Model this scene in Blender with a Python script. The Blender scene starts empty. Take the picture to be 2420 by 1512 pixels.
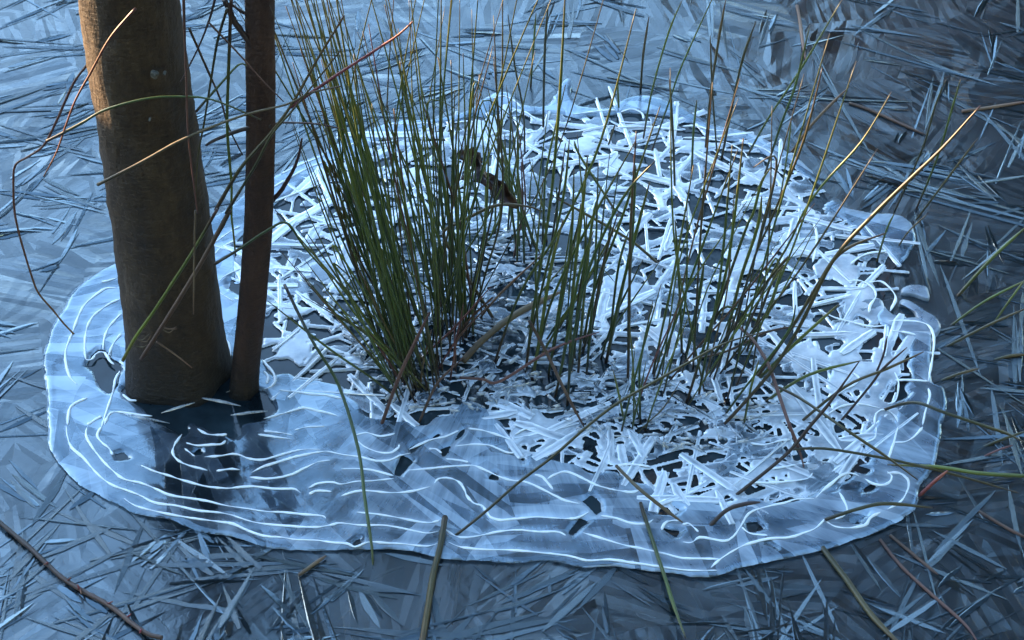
import bpy, math, random
import numpy as np
from mathutils import Vector, Matrix

# ------------------------------------------------------------------ camera, sky, sun, exposure
SC = bpy.context.scene
COL = SC.collection
R = math.radians
PITCH = R(40); DIST = 2.1; LENS = 75.0; SENS = 36.0
PW, PH = 2419.0, 1512.0                       # tracing frame
CAM = np.array([0.0, -DIST*math.cos(PITCH), DIST*math.sin(PITCH)])
cd = bpy.data.cameras.new('camera'); cam = bpy.data.objects.new('camera', cd); COL.objects.link(cam)
cd.lens = LENS; cd.sensor_width = SENS; cd.clip_start = 0.05; cd.clip_end = 2000
cam.location = CAM; cam.rotation_euler = (math.pi/2-PITCH, 0, 0)
SC.camera = cam

SUN_EL, SUN_AZ = R(9), R(-58)                # azimuth clockwise from +Y
wd = bpy.data.worlds.new('World'); SC.world = wd; wd.use_nodes = True
wn = wd.node_tree
sky = wn.nodes.new('ShaderNodeTexSky'); sky.sky_type = 'NISHITA'; sky.sun_disc = False
sky.sun_elevation = SUN_EL; sky.sun_rotation = SUN_AZ
sky.air_density = 1.0; sky.dust_density = 0.5; sky.ozone_density = 2.0
wn.links.new(sky.outputs[0], wn.nodes['Background'].inputs[0])
wn.nodes['Background'].inputs[1].default_value = 0.15
sl = bpy.data.lights.new('sun', 'SUN'); sun = bpy.data.objects.new('sun', sl); COL.objects.link(sun)
sl.energy = 2.0; sl.angle = R(0.5); sl.color = (1.0, 0.64, 0.32)
SUNV = Vector((math.sin(SUN_AZ)*math.cos(SUN_EL), math.cos(SUN_AZ)*math.cos(SUN_EL), math.sin(SUN_EL)))
sun.rotation_euler = SUNV.to_track_quat('Z', 'Y').to_euler()
SC.view_settings.view_transform = 'Standard'; SC.view_settings.look = 'None'
SC.view_settings.exposure = 3.55; SC.view_settings.gamma = 1.0
SC.cycles.max_bounces = 8; SC.cycles.transparent_max_bounces = 12
SC.cycles.caustics_reflective = False; SC.cycles.caustics_refractive = False

rng = np.random.default_rng(7)
random.seed(7)

# ------------------------------------------------------------------ photograph pixel <-> world
_f = LENS/SENS*PW
_fw = np.array([0, math.cos(PITCH), -math.sin(PITCH)])
_up = np.array([0, math.sin(PITCH), math.cos(PITCH)])
_rt = np.array([1.0, 0, 0])
def ray(x, y):
    return _fw*_f + _rt*(x-PW/2) + _up*(PH/2-y)
def G(x, y, z=0.0):                            # the point at height z seen at pixel x, y
    d = ray(x, y); t = (z-CAM[2])/d[2]; return CAM+d*t
def V(x, y, Y):                                # the point in the upright plane at depth Y
    d = ray(x, y); t = (Y-CAM[1])/d[1]; return CAM+d*t
def proj(p):
    p = np.asarray(p, float); q = p-CAM
    dz = q@_fw
    return np.stack([PW/2+_f*(q@_rt)/dz, PH/2-_f*(q@_up)/dz], -1)
PX = DIST/_f                                   # metres per pixel at mid-distance

def Z(r, c, pts):                              # traced in an enlargement of tile row r, column c
    return [(c*806.4+x/3, r*504+y/3) for x, y in pts]

# ------------------------------------------------------------------ helpers
def tag(o, label=None, cat=None, group=None, kind=None):
    if label: o['label'] = label
    if cat: o['category'] = cat
    if group: o['group'] = group
    if kind: o['kind'] = kind
    return o
def empty(name, loc=(0, 0, 0)):
    o = bpy.data.objects.new(name, None); o.empty_display_size = 0.02; o.location = loc; COL.objects.link(o); return o
def mesh(name, v, f, mat, smooth=True, attrs=None):
    m = bpy.data.meshes.new(name)
    v = np.asarray(v, dtype=np.float32)
    if isinstance(f, np.ndarray):
        n = len(f); k = f.shape[1]
        m.vertices.add(len(v)); m.vertices.foreach_set('co', v.ravel())
        m.loops.add(n*k); m.loops.foreach_set('vertex_index', f.ravel().astype(np.int32))
        m.polygons.add(n); m.polygons.foreach_set('loop_start', np.arange(0, n*k, k, dtype=np.int32))
        m.update(calc_edges=True)
    else:
        m.from_pydata([tuple(map(float, p)) for p in v], [], f); m.update()
    if smooth: m.polygons.foreach_set('use_smooth', np.ones(len(m.polygons), dtype=bool))
    if attrs:
        for k_, a in attrs.items():
            at = m.attributes.new(k_, 'FLOAT', 'POINT'); at.data.foreach_set('value', np.asarray(a, dtype=np.float32))
    if mat: m.materials.append(mat)
    return m
def obj(name, m, parent=None, loc=None):
    o = bpy.data.objects.new(name, m); COL.objects.link(o)
    if loc is not None: o.location = loc
    if parent is not None:
        o.parent = parent
        o.matrix_parent_inverse = Matrix.Translation(-parent.location) if parent.type == 'EMPTY' else parent.matrix_world.inverted()
    return o
def crom(p, n, closed=False):                  # Catmull-Rom through p
    p = np.asarray(p, float); out = []
    N = len(p)
    rngk = range(N) if closed else range(N-1)
    for i in rngk:
        if closed: a, b, c, d = p[i-1], p[i], p[(i+1) % N], p[(i+2) % N]
        else: a, b, c, d = p[max(i-1, 0)], p[i], p[i+1], p[min(i+2, N-1)]
        for k in range(n):
            t = k/n
            out.append(0.5*((2*b)+(c-a)*t+(2*a-5*b+4*c-d)*t*t+(3*b-a-3*c+d)*t**3))
    if not closed: out.append(p[-1])
    return np.array(out)
def tube(path, rad, sides=6, flat=1.0, jitter=0.0, cap=True):
    P = np.asarray(path, float); n = len(P)
    rad = np.broadcast_to(np.asarray(rad, float), (n,))
    T = np.gradient(P, axis=0); T /= np.linalg.norm(T, axis=1)[:, None]+1e-12
    up = np.array([0, 0, 1.0]) if abs(T[:, 2]).mean() < 0.8 else np.array([0, -1.0, 0])
    S = np.cross(T, up); S /= np.linalg.norm(S, axis=1)[:, None]+1e-12
    U = np.cross(S, T)
    ang = np.arange(sides)*2*math.pi/sides
    rr = rad[:, None]*(1+jitter*rng.standard_normal((n, sides)))
    v = P[:, None, :]+rr[..., None]*(np.cos(ang)[None, :, None]*S[:, None, :]+flat*np.sin(ang)[None, :, None]*U[:, None, :])
    v = v.reshape(-1, 3)
    f = []
    for i in range(n-1):
        for k in range(sides):
            k2 = (k+1) % sides
            f.append((i*sides+k, i*sides+k2, (i+1)*sides+k2, (i+1)*sides+k))
    if cap:
        f.append(tuple(range(sides-1, -1, -1))); f.append(tuple((n-1)*sides+k for k in range(sides)))
    t = np.repeat(np.linspace(0, 1, n), sides)
    return v, f, t

# ------------------------------------------------------------------ materials
class NT:
    def __init__(s, name):
        s.m = bpy.data.materials.new(name); s.m.use_nodes = True; s.t = s.m.node_tree
        s.b = s.t.nodes['Principled BSDF']; s.out = s.t.nodes['Material Output']
    def n(s, kind, **kw):
        q = s.t.nodes.new('ShaderNode'+kind)
        for k, v in kw.items():
            if k[0] == 'i' and k[1:].isdigit(): q.inputs[int(k[1:])].default_value = v
            elif k in q.inputs: q.inputs[k].default_value = v
            else: setattr(q, k, v)
        return q
    def l(s, a, b): s.t.links.new(a, b)
    def ramp(s, fac, stops):
        r = s.n('ValToRGB'); e = r.color_ramp.elements
        while len(e) < len(stops): e.new(0.5)
        for q, (p, c) in zip(e, stops): q.position = p; q.color = (*c, 1)
        s.l(fac, r.inputs[0]); return r
    def noise(s, vec, scale, detail=4, rough=0.55, dist=0.0):
        q = s.n('TexNoise', Scale=scale, Detail=detail, Roughness=rough, Distortion=dist)
        if vec is not None: s.l(vec, q.inputs['Vector'])
        return q
    def mapping(s, vec, scale=(1, 1, 1), rot=(0, 0, 0)):
        q = s.n('Mapping'); q.inputs['Scale'].default_value = scale; q.inputs['Rotation'].default_value = rot
        s.l(vec, q.inputs[0]); return q.outputs[0]
    def bump(s, h, strength, dist, prev=None):
        q = s.n('Bump', Strength=strength, Distance=dist); s.l(h, q.inputs['Height'])
        if prev is not None: s.l(prev, q.inputs['Normal'])
        s.l(q.outputs[0], s.b.inputs['Normal']); return q.outputs[0]
    def set(s, **kw):
        for k, v in kw.items(): s.b.inputs[k.replace('_', ' ')].default_value = v
    def clear(s, fac, tint=(1, 1, 1)):         # see-through share of the ice
        t = s.n('BsdfTransparent'); t.inputs[0].default_value = (*tint, 1)
        mx = s.n('MixShader')
        if isinstance(fac, (int, float)): mx.inputs[0].default_value = fac
        else: s.l(fac, mx.inputs[0])
        s.l(s.b.outputs[0], mx.inputs[1]); s.l(t.outputs[0], mx.inputs[2]); s.l(mx.outputs[0], s.out.inputs[0])
def coords(nt, kind='Object'):
    return nt.n('TexCoord').outputs[kind]
def wpos(nt): return nt.n('NewGeometry').outputs['Position']
def mth(nt, op, a, b=None, c=None):
    q = nt.n('Math', operation=op)
    for i, v in enumerate((a, b, c)):
        if v is None: continue
        if isinstance(v, (int, float)): q.inputs[i].default_value = v
        else: nt.l(v, q.inputs[i])
    return q.outputs[0]

MAT = {}
def feather(s, w, dom, sx, sy, seed):
    """long crystal cells, parallel within each domain, their direction changing from domain to domain"""
    off = s.n('Vector'+'Math', operation='ADD'); s.l(w, off.inputs[0]); off.inputs[1].default_value = (seed*3.7, seed*1.9, 0)
    wob = s.noise(off.outputs[0], 6, 2); wa = s.n('VectorMath', operation='MULTIPLY_ADD'); s.l(wob.outputs['Color'], wa.inputs[0]); wa.inputs[1].default_value = (0.06, 0.06, 0); s.l(off.outputs[0], wa.inputs[2])
    v = s.n('TexVoronoi', voronoi_dimensions='2D', Scale=dom); s.l(wa.outputs[0], v.inputs['Vector'])
    sp = s.n('SeparateColor'); s.l(v.outputs['Color'], sp.inputs[0])
    rt = s.n('VectorRotate', rotation_type='Z_AXIS'); s.l(off.outputs[0], rt.inputs['Vector']); s.l(mth(s, 'MULTIPLY', sp.outputs[0], 6.28), rt.inputs['Angle'])
    st = s.mapping(rt.outputs[0], (sx, sy, 0))
    c = s.n('TexVoronoi', voronoi_dimensions='2D', Scale=1.0, Randomness=1.0); s.l(st, c.inputs['Vector'])
    cc = s.n('SeparateColor'); s.l(c.outputs['Color'], cc.inputs[0])
    df = s.n('VectorMath', operation='SUBTRACT'); s.l(st, df.inputs[0]); s.l(c.outputs['Position'], df.inputs[1])
    ds = s.n('SeparateXYZ'); s.l(df.outputs[0], ds.inputs[0])
    slope = mth(s, 'MULTIPLY', ds.outputs[1], mth(s, 'SUBTRACT', cc.outputs[1], 0.5))
    return slope, cc.outputs[0], cc.outputs[2]
def mk_pond():
    s = NT('pond_ice_sheet'); w = wpos(s)
    n1 = s.noise(w, 7, 5)
    a, ra, qa = feather(s, w, 11, 14, 150, 1); b, rb, qb = feather(s, w, 17, 12, 105, 2)
    hh = mth(s, 'ADD', a, mth(s, 'MULTIPLY', b, 0.8))
    mk = s.n('MapRange'); mk.inputs[1].default_value = 0.40; mk.inputs[2].default_value = 0.56; mk.inputs[3].default_value = 0.12
    s.l(s.noise(w, 5.5, 4, 0.6, 0.5).outputs[0], mk.inputs[0]); hh = mth(s, 'MULTIPLY', hh, mk.outputs[0])
    tone = mth(s, 'ADD', mth(s, 'MULTIPLY', n1.outputs[0], 0.5), mth(s, 'MULTIPLY', mth(s, 'SUBTRACT', mth(s, 'ADD', ra, rb), 1.0), mth(s, 'MULTIPLY', mk.outputs[0], 0.25)))
    tone = mth(s, 'ADD', tone, 0.25)
    r = s.ramp(tone, [(0.3, (0.003, 0.006, 0.009)), (0.52, (0.014, 0.024, 0.033)), (0.75, (0.07, 0.1, 0.12))])
    s.l(r.outputs[0], s.b.inputs['Base Color'])
    s.set(Roughness=0.09, IOR=2.05, Specular_Tint=(0.86, 0.97, 1.0, 1))
    b1 = s.bump(hh, 0.6, 0.0024)
    n4 = s.noise(w, 260, 4, 0.7); s.bump(n4.outputs[0], 0.45, 0.0006, b1)
    s.clear(mth(s, 'MULTIPLY', qa, 0.4), (0.75, 0.92, 1.0))
    return s.m
MAT['pond'] = mk_pond()
def mk_needle(name, c0, c1, rough, clear, ior):
    s = NT(name); o = coords(s)
    n = s.noise(s.mapping(o, (14, 260, 200)), 1, 4, 0.6)
    rnd = s.n('ObjectInfo').outputs['Random']
    f = mth(s, 'ADD', mth(s, 'MULTIPLY', n.outputs[0], 0.8), mth(s, 'MULTIPLY', rnd, 0.3))
    r = s.ramp(f, [(0.3, c0), (0.75, c1)])
    s.l(r.outputs[0], s.b.inputs['Base Color']); s.set(Roughness=rough, IOR=ior, Specular_Tint=(0.65, 0.87, 1.0, 1))
    s.bump(n.outputs[0], 0.5, 0.0005)
    s.clear(clear, (0.8, 0.92, 1.0)); return s.m
MAT['needle_dark'] = mk_needle('clear_needle_ice', (0.002, 0.004, 0.005), (0.014, 0.022, 0.028), 0.08, 0.15, 2.0)
MAT['needle_pale'] = mk_needle('frosted_needle_ice', (0.02, 0.032, 0.04), (0.14, 0.175, 0.195), 0.1, 0.2, 2.2)
def mk_white(name, c0, c1, rough, clear, ior=1.45, sc=60, rim=None):
    s = NT(name); w = wpos(s)
    n = s.noise(w, sc, 5, 0.6); n2 = s.noise(w, 420, 3)
    r = s.ramp(n.outputs[0], [(0.3, c0), (0.7, c1)]); col = r.outputs[0]
    if rim:                                   # rime along the broken edges
        a = s.n('Attribute', attribute_name='rim'); mx = s.n('MixRGB'); mx.inputs[2].default_value = (*rim, 1)
        s.l(a.outputs['Fac'], mx.inputs[0]); s.l(col, mx.inputs[1]); col = mx.outputs[0]
    s.l(col, s.b.inputs['Base Color']); s.set(Roughness=rough, IOR=ior)
    b = s.bump(n.outputs[0], 0.35, 0.001); s.bump(n2.outputs[0], 0.2, 0.0003, b)
    if clear:
        fac = mth(s, 'MULTIPLY', mth(s, 'SUBTRACT', 1.35, n.outputs[0]), clear)
        if rim: fac = mth(s, 'MULTIPLY', fac, mth(s, 'SUBTRACT', 1.0, a.outputs['Fac']))
        s.clear(fac, (0.85, 0.94, 1.0))
    return s.m
MAT['ridge'] = mk_white('frosted_ridge_ice', (0.78, 0.84, 0.88), (0.88, 0.9, 0.92), 0.18, 0)
MAT['blade'] = mk_white('white_blade_ice', (0.24, 0.31, 0.37), (0.72, 0.78, 0.82), 0.05, 0.28, 2.3, 45, (0.85, 0.88, 0.9))
MAT['web'] = mk_white('white_web_ice', (0.28, 0.35, 0.41), (0.78, 0.83, 0.86), 0.05, 0.24, 2.3, 30, (0.85, 0.88, 0.9))
MAT['pane'] = mk_white('clear_pane_ice', (0.05, 0.08, 0.105), (0.26, 0.33, 0.39), 0.06, 0.45, 2.0, 45, (0.7, 0.77, 0.82))
MAT['plate'] = mk_white('milky_plate_ice', (0.22, 0.28, 0.36), (0.45, 0.53, 0.6), 0.12, 0.5, 2.0)
MAT['chip'] = mk_white('clear_chip_ice', (0.1, 0.14, 0.18), (0.9, 0.92, 0.93), 0.04, 0.45, 2.6, 90)
def mk_sheet():
    s = NT('terraced_sheet_ice'); w = wpos(s)
    sep = s.n('SeparateXYZ'); s.l(w, sep.inputs[0])
    cx, cy = G(1180, 800)[:2]
    dx = mth(s, 'SUBTRACT', sep.outputs[0], float(cx)); dy = mth(s, 'SUBTRACT', sep.outputs[1], float(cy))
    ang = mth(s, 'ARCTAN2', dy, dx)
    rad = mth(s, 'SQRT', mth(s, 'ADD', mth(s, 'MULTIPLY', dx, dx), mth(s, 'MULTIPLY', dy, dy)))
    cmb = s.n('CombineXYZ'); s.l(mth(s, 'MULTIPLY', ang, 26), cmb.inputs[0]); s.l(mth(s, 'MULTIPLY', rad, 9), cmb.inputs[1])
    st = s.noise(cmb.outputs[0], 1.0, 6, 0.65, 0.4)
    n = s.noise(w, 16, 5, 0.6)
    f = mth(s, 'ADD', mth(s, 'MULTIPLY', st.outputs[0], 0.6), mth(s, 'MULTIPLY', n.outputs[0], 0.4))
    r = s.ramp(f, [(0.32, (0.018, 0.034, 0.052)), (0.46, (0.1, 0.155, 0.22)), (0.62, (0.4, 0.5, 0.59))])
    fa, fr, fq = feather(s, w, 8, 9, 75, 5)
    f2, g2, _ = feather(s, w, 5, 5, 42, 8)
    f = mth(s, 'ADD', mth(s, 'MULTIPLY', f, 0.66), mth(s, 'ADD', mth(s, 'MULTIPLY', fr, 0.2), mth(s, 'MULTIPLY', g2, 0.14))); s.l(f, r.inputs[0])
    at = s.n('Attribute', attribute_name='rim'); mx = s.n('MixRGB'); mx.inputs[2].default_value = (0.6, 0.68, 0.76, 1)
    s.l(mth(s, 'MULTIPLY', at.outputs['Fac'], mth(s, 'MULTIPLY_ADD', fr, 0.8, 0.25)), mx.inputs[0]); s.l(r.outputs[0], mx.inputs[1])
    ca = s.n('Attribute', attribute_name='clear'); cm = s.n('MixRGB'); cm.inputs[2].default_value = (0.008, 0.014, 0.02, 1)  # dark reflection of the trunks, put into the sheet colour
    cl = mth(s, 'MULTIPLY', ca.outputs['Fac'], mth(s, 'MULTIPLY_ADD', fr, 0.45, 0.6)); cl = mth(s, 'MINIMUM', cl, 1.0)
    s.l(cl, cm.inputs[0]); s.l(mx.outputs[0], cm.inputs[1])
    s.l(cm.outputs[0], s.b.inputs['Base Color']); s.set(Roughness=0.07, IOR=2.3, Specular_Tint=(0.65, 0.87, 1.0, 1))
    b = s.bump(mth(s, 'ADD', mth(s, 'MULTIPLY', st.outputs[0], 0.3), mth(s, 'ADD', fa, f2)), 0.35, 0.002); n2 = s.noise(w, 350, 3); s.bump(n2.outputs[0], 0.25, 0.0003, b)
    s.clear(mth(s, 'MULTIPLY', mth(s, 'SUBTRACT', 1.2, f), 0.4), (0.85, 0.94, 1.0))
    return s.m
MAT['sheet'] = mk_sheet()
def mk_water():
    s = NT('dark_meltwater'); w = wpos(s)
    n = s.noise(w, 20, 4)
    r = s.ramp(n.outputs[0], [(0.35, (0.006, 0.011, 0.014)), (0.7, (0.024, 0.042, 0.052))])
    s.l(r.outputs[0], s.b.inputs['Base Color']); s.set(Roughness=0.06, IOR=1.4)
    n2 = s.noise(w, 120, 3); s.bump(n2.outputs[0], 0.15, 0.0006); return s.m
MAT['water'] = mk_water()
def mk_bed():
    s = NT('silt_and_leaf_litter'); w = wpos(s)
    n = s.noise(w, 30, 6, 0.65)
    r = s.ramp(n.outputs[0], [(0.35, (0.006, 0.008, 0.008)), (0.6, (0.03, 0.03, 0.022)), (0.75, (0.07, 0.055, 0.03))])
    s.l(r.outputs[0], s.b.inputs['Base Color']); s.set(Roughness=0.9); return s.m
MAT['bed'] = mk_bed()
def mk_bark(name, c, sc):
    s = NT(name); o = coords(s)
    n = s.noise(s.mapping(o, (30*sc, 30*sc, 7*sc)), 1, 6, 0.65); m = s.noise(o, 18*sc, 5, 0.6)
    fine = s.noise(s.mapping(o, (160, 160, 420)), 1, 3, 0.6)
    f = mth(s, 'ADD', mth(s, 'MULTIPLY', n.outputs[0], 0.55), mth(s, 'MULTIPLY', m.outputs[0], 0.45))
    mot = s.noise(s.mapping(o, (110, 110, 45)), 1, 5, 0.7)
    f = mth(s, 'ADD', mth(s, 'MULTIPLY', f, 0.6), mth(s, 'MULTIPLY', mot.outputs[0], 0.4))
    r = s.ramp(f, [(0.34, c[0]), (0.49, c[1]), (0.62, c[2])])
    vz = s.n('SeparateXYZ'); s.l(wpos(s), vz.inputs[0])
    wet = s.n('MapRange'); wet.inputs[1].default_value = 0.004; wet.inputs[2].default_value = 0.085
    s.l(mth(s, 'ADD', vz.outputs[2], mth(s, 'MULTIPLY', mth(s, 'SUBTRACT', m.outputs[0], 0.5), 0.05)), wet.inputs[0])
    mix = s.n('MixRGB'); mix.inputs[1].default_value = (0.008, 0.006, 0.004, 1)   # waterlogged foot of the stem
    s.l(wet.outputs[0], mix.inputs[0]); s.l(r.outputs[0], mix.inputs[2])
    s.l(mix.outputs[0], s.b.inputs['Base Color']); s.set(Roughness=0.75)
    b = s.bump(f, 0.9, 0.008); b = s.bump(fine.outputs[0], 0.6, 0.002, b)
    lv = s.n('TexVoronoi', Scale=1.0); s.l(s.mapping(o, (90, 90, 260)), lv.inputs['Vector']); s.bump(lv.outputs['Distance'], 0.35, 0.002, b); return s.m
MAT['bark'] = mk_bark('smooth_olive_bark', ((0.014, 0.0072, 0.003), (0.038, 0.021, 0.0085), (0.078, 0.049, 0.024)), 1.0)
MAT['bark2'] = mk_bark('reddish_sapling_bark', ((0.014, 0.006, 0.003), (0.036, 0.014, 0.007), (0.066, 0.029, 0.015)), 1.6)
def mk_lichen():
    s = NT('pale_lichen'); n = s.noise(coords(s), 300, 4)
    r = s.ramp(n.outputs[0], [(0.35, (0.06, 0.055, 0.04)), (0.65, (0.2, 0.185, 0.15))])
    s.l(r.outputs[0], s.b.inputs['Base Color']); s.set(Roughness=0.95); return s.m
MAT['lichen'] = mk_lichen()
def mk_stem(name, stops, rough=0.42, var=0.35):
    s = NT(name)
    a = s.n('Attribute', attribute_name='t'); rnd = s.n('ObjectInfo').outputs['Random']
    w = wpos(s); n = s.noise(s.mapping(w, (500, 500, 60)), 1, 3)
    f = mth(s, 'ADD', a.outputs['Fac'], mth(s, 'MULTIPLY', mth(s, 'SUBTRACT', n.outputs[0], 0.5), 0.16))
    r = s.ramp(f, stops)
    hsv = s.n('HueSaturation'); s.l(r.outputs[0], hsv.inputs['Color'])
    s.l(mth(s, 'MULTIPLY_ADD', rnd, var*2, 1-var), hsv.inputs['Value'])
    s.l(mth(s, 'MULTIPLY_ADD', rnd, -0.05, 0.52), hsv.inputs['Hue'])
    s.l(hsv.outputs[0], s.b.inputs['Base Color']); s.set(Roughness=rough)
    s.bump(n.outputs[0], 0.3, 0.0003); return s.m
MAT['green'] = mk_stem('green_rush', [(0, (0.03, 0.012, 0.006)), (0.1, (0.03, 0.022, 0.006)), (0.2, (0.036, 0.054, 0.009)), (0.7, (0.075, 0.11, 0.015)), (0.93, (0.09, 0.09, 0.018)), (1, (0.04, 0.022, 0.008))])
MAT['olive'] = mk_stem('olive_rush', [(0, (0.03, 0.018, 0.007)), (0.2, (0.03, 0.03, 0.008)), (0.6, (0.06, 0.05, 0.012)), (0.85, (0.07, 0.05, 0.012)), (1, (0.05, 0.024, 0.01))])
MAT['straw'] = mk_stem('dead_straw_stem', [(0, (0.08, 0.052, 0.028)), (0.5, (0.15, 0.105, 0.055)), (1, (0.12, 0.066, 0.035))], 0.6)
MAT['brown'] = mk_stem('dead_brown_stem', [(0, (0.06, 0.03, 0.02)), (0.5, (0.12, 0.06, 0.04)), (1, (0.09, 0.04, 0.03))], 0.6)
MAT['red'] = mk_stem('red_twig', [(0, (0.09, 0.025, 0.018)), (0.5, (0.16, 0.04, 0.025)), (1, (0.24, 0.085, 0.03))], 0.45)
MAT['cane'] = mk_stem('weathered_cane', [(0, (0.035, 0.02, 0.016)), (0.35, (0.07, 0.035, 0.028)), (0.7, (0.15, 0.075, 0.06)), (1, (0.1, 0.05, 0.04))], 0.6)
MAT['dark'] = mk_stem('dark_twig', [(0, (0.02, 0.013, 0.01)), (1, (0.035, 0.02, 0.016))], 0.5)
def mk_leaf():
    s = NT('withered_leaf'); n = s.noise(coords(s), 90, 5)
    r = s.ramp(n.outputs[0], [(0.35, (0.012, 0.006, 0.004)), (0.65, (0.06, 0.022, 0.012))])
    s.l(r.outputs[0], s.b.inputs['Base Color']); s.set(Roughness=0.35); s.bump(n.outputs[0], 0.6, 0.003); return s.m
MAT['leaf'] = mk_leaf()
def mk_bank():
    s = NT('rough_winter_turf'); w = wpos(s); n = s.noise(w, 12, 6, 0.7)
    r = s.ramp(n.outputs[0], [(0.3, (0.02, 0.018, 0.01)), (0.55, (0.06, 0.06, 0.025)), (0.75, (0.14, 0.11, 0.05))])
    s.l(r.outputs[0], s.b.inputs['Base Color']); s.set(Roughness=0.95); s.bump(n.outputs[0], 0.8, 0.05); return s.m
MAT['bank'] = mk_bank()

# ------------------------------------------------------------------ outlines traced from the photograph, laid on the pond
OUT_P = [(105, 880), (112, 810), (130, 765), (150, 735), (165, 700), (215, 662), (270, 628), (340, 596), (430, 562), (500, 520), (560, 478), (620, 440), (690, 398),
  (770, 358), (860, 318), (940, 292), (1010, 285), (1090, 272), (1140, 240), (1190, 222), (1235, 248), (1290, 252), (1316, 222), (1330, 192), (1352, 196), (1350, 230), (1375, 258),
  (1440, 262), (1480, 236), (1540, 234), (1600, 254), (1650, 280), (1700, 302), (1745, 312), (1800, 333), (1850, 360), (1900, 395), (1935, 430),
  (1962, 468), (1995, 495), (2060, 508), (2115, 512), (2152, 532), (2164, 570), (2146, 612), (2118, 642), (2105, 690), (2092, 730), (2130, 748), (2180, 752), (2202, 790),
  (2203, 850), (2198, 905), (2228, 925), (2232, 985), (2222, 1050), (2200, 1112), (2178, 1150), (2162, 1205), (2110, 1246), (2040, 1275),
  (1950, 1300), (1850, 1325), (1760, 1343), (1700, 1364), (1640, 1366), (1560, 1352), (1450, 1344), (1380, 1344), (1300, 1329), (1200, 1330),
  (1100, 1330), (1000, 1314), (900, 1304), (800, 1306), (720, 1308), (640, 1295), (560, 1280), (480, 1258), (400, 1236), (330, 1218), (262, 1190),
  (200, 1150), (155, 1110), (126, 1066), (117, 1005), (111, 940)]
LAT_P = [(545, 640), (600, 545), (690, 465), (780, 405), (880, 352), (1000, 308), (1110, 292), (1200, 268), (1300, 272), (1400, 280), (1500, 276), (1620, 292), (1720, 322), (1830, 366), (1910, 425), (1965, 500), (2050, 545), (2110, 580),
  (2090, 640), (2085, 720), (2120, 790), (2140, 880), (2130, 960), (2090, 1040), (2020, 1130), (1900, 1180), (1790, 1205), (1700, 1215), (1610, 1205), (1530, 1150), (1460, 1110), (1380, 1105), (1290, 1085), (1200, 1062),
  (1170, 1010), (1120, 985), (1050, 990), (960, 1000), (870, 985), (810, 945), (760, 925), (700, 905), (650, 880), (620, 800), (600, 720)]
WET_P = [(790, 700), (900, 600), (1050, 540), (1200, 560), (1330, 620), (1400, 720), (1430, 850), (1600, 930), (1760, 950), (1790, 1040), (1640, 1080), (1420, 1030), (1300, 990), (1180, 960), (1060, 985), (930, 970), (840, 900), (780, 800)]
BLK_P = [[(282, 930), (330, 905), (420, 900), (540, 850), (560, 900), (620, 930), (650, 980), (622, 1000), (575, 1012), (560, 1042), (500, 1022), (455, 1008), (430, 1040), (400, 1018), (365, 1000), (330, 968)],
         Z(1, 0, [(620, 1110), (680, 1010), (720, 990), (780, 1050), (850, 1090), (830, 1200), (790, 1290), (740, 1270), (690, 1200)]),
         Z(2, 0, [(800, 210), (870, 190), (930, 240), (840, 250)]), Z(2, 0, [(1370, 215), (1420, 170), (1450, 215)]),
         Z(2, 1, [(370, 360), (430, 225), (500, 270), (420, 370)]), Z(2, 1, [(710, 190), (870, 30), (890, 20), (740, 230), (715, 230)]), Z(2, 1, [(490, 170), (690, 75), (560, 150), (500, 195)]),
         Z(2, 1, [(1700, 540), (1770, 500), (1850, 610), (1800, 640)]), Z(2, 1, [(1600, 770), (1680, 650), (1740, 690), (1640, 800)]),
         Z(2, 1, [(1040, 385), (1090, 340), (1120, 395)]), Z(2, 1, [(1225, 80), (1250, 50), (1350, 180), (1290, 270), (1230, 190)]),
         Z(2, 1, [(2220, 640), (2280, 540), (2419, 600), (2380, 660)]), Z(2, 1, [(2280, 740), (2419, 750), (2370, 800)]),
         Z(2, 2, [(455, 705), (510, 695), (560, 740), (480, 765)]), Z(2, 2, [(560, 840), (610, 825), (650, 880)]), Z(2, 2, [(760, 440), (830, 450), (880, 495), (790, 480)]),
         Z(2, 2, [(1230, 490), (1350, 410), (1380, 440), (1250, 505)]), Z(2, 2, [(1200, 710), (1310, 630), (1310, 660), (1240, 710)]), Z(2, 2, [(1050, 480), (1110, 420), (1100, 475)]),
         Z(2, 2, [(1160, 280), (1320, 320), (1290, 340), (1200, 310)]), Z(2, 1, [(80, 850), (130, 810), (120, 850)])]
OUT = np.array([G(*p)[:2] for p in crom(OUT_P, 6, True)])
LAT = np.array([G(*p)[:2] for p in crom(LAT_P, 4, True)])
WET = np.array([G(*p)[:2] for p in crom(WET_P, 4, True)])
BLK = [np.array([G(*p)[:2] for p in (crom(b, 3, True) if len(b) > 5 else b)]) for b in BLK_P]

def inside(P, poly):
    x, y = P[:, 0], P[:, 1]; c = np.zeros(len(P), bool)
    a = poly; b = np.roll(poly, -1, 0)
    for (x0, y0), (x1, y1) in zip(a, b):
        if y0 == y1: continue
        m = ((y0 > y) != (y1 > y)) & (x < (x1-x0)*(y-y0)/(y1-y0)+x0)
        c ^= m
    return c
def sdf(P, poly):
    d = np.full(len(P), 1e9)
    for a, b in zip(poly, np.roll(poly, -1, 0)):
        e = b-a; w = P-a
        t = np.clip((w@e)/(e@e+1e-15), 0, 1)
        q = w-t[:, None]*e
        d = np.minimum(d, (q*q).sum(1))
    d = np.sqrt(d)
    return np.where(inside(P, poly), -d, d)

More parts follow.
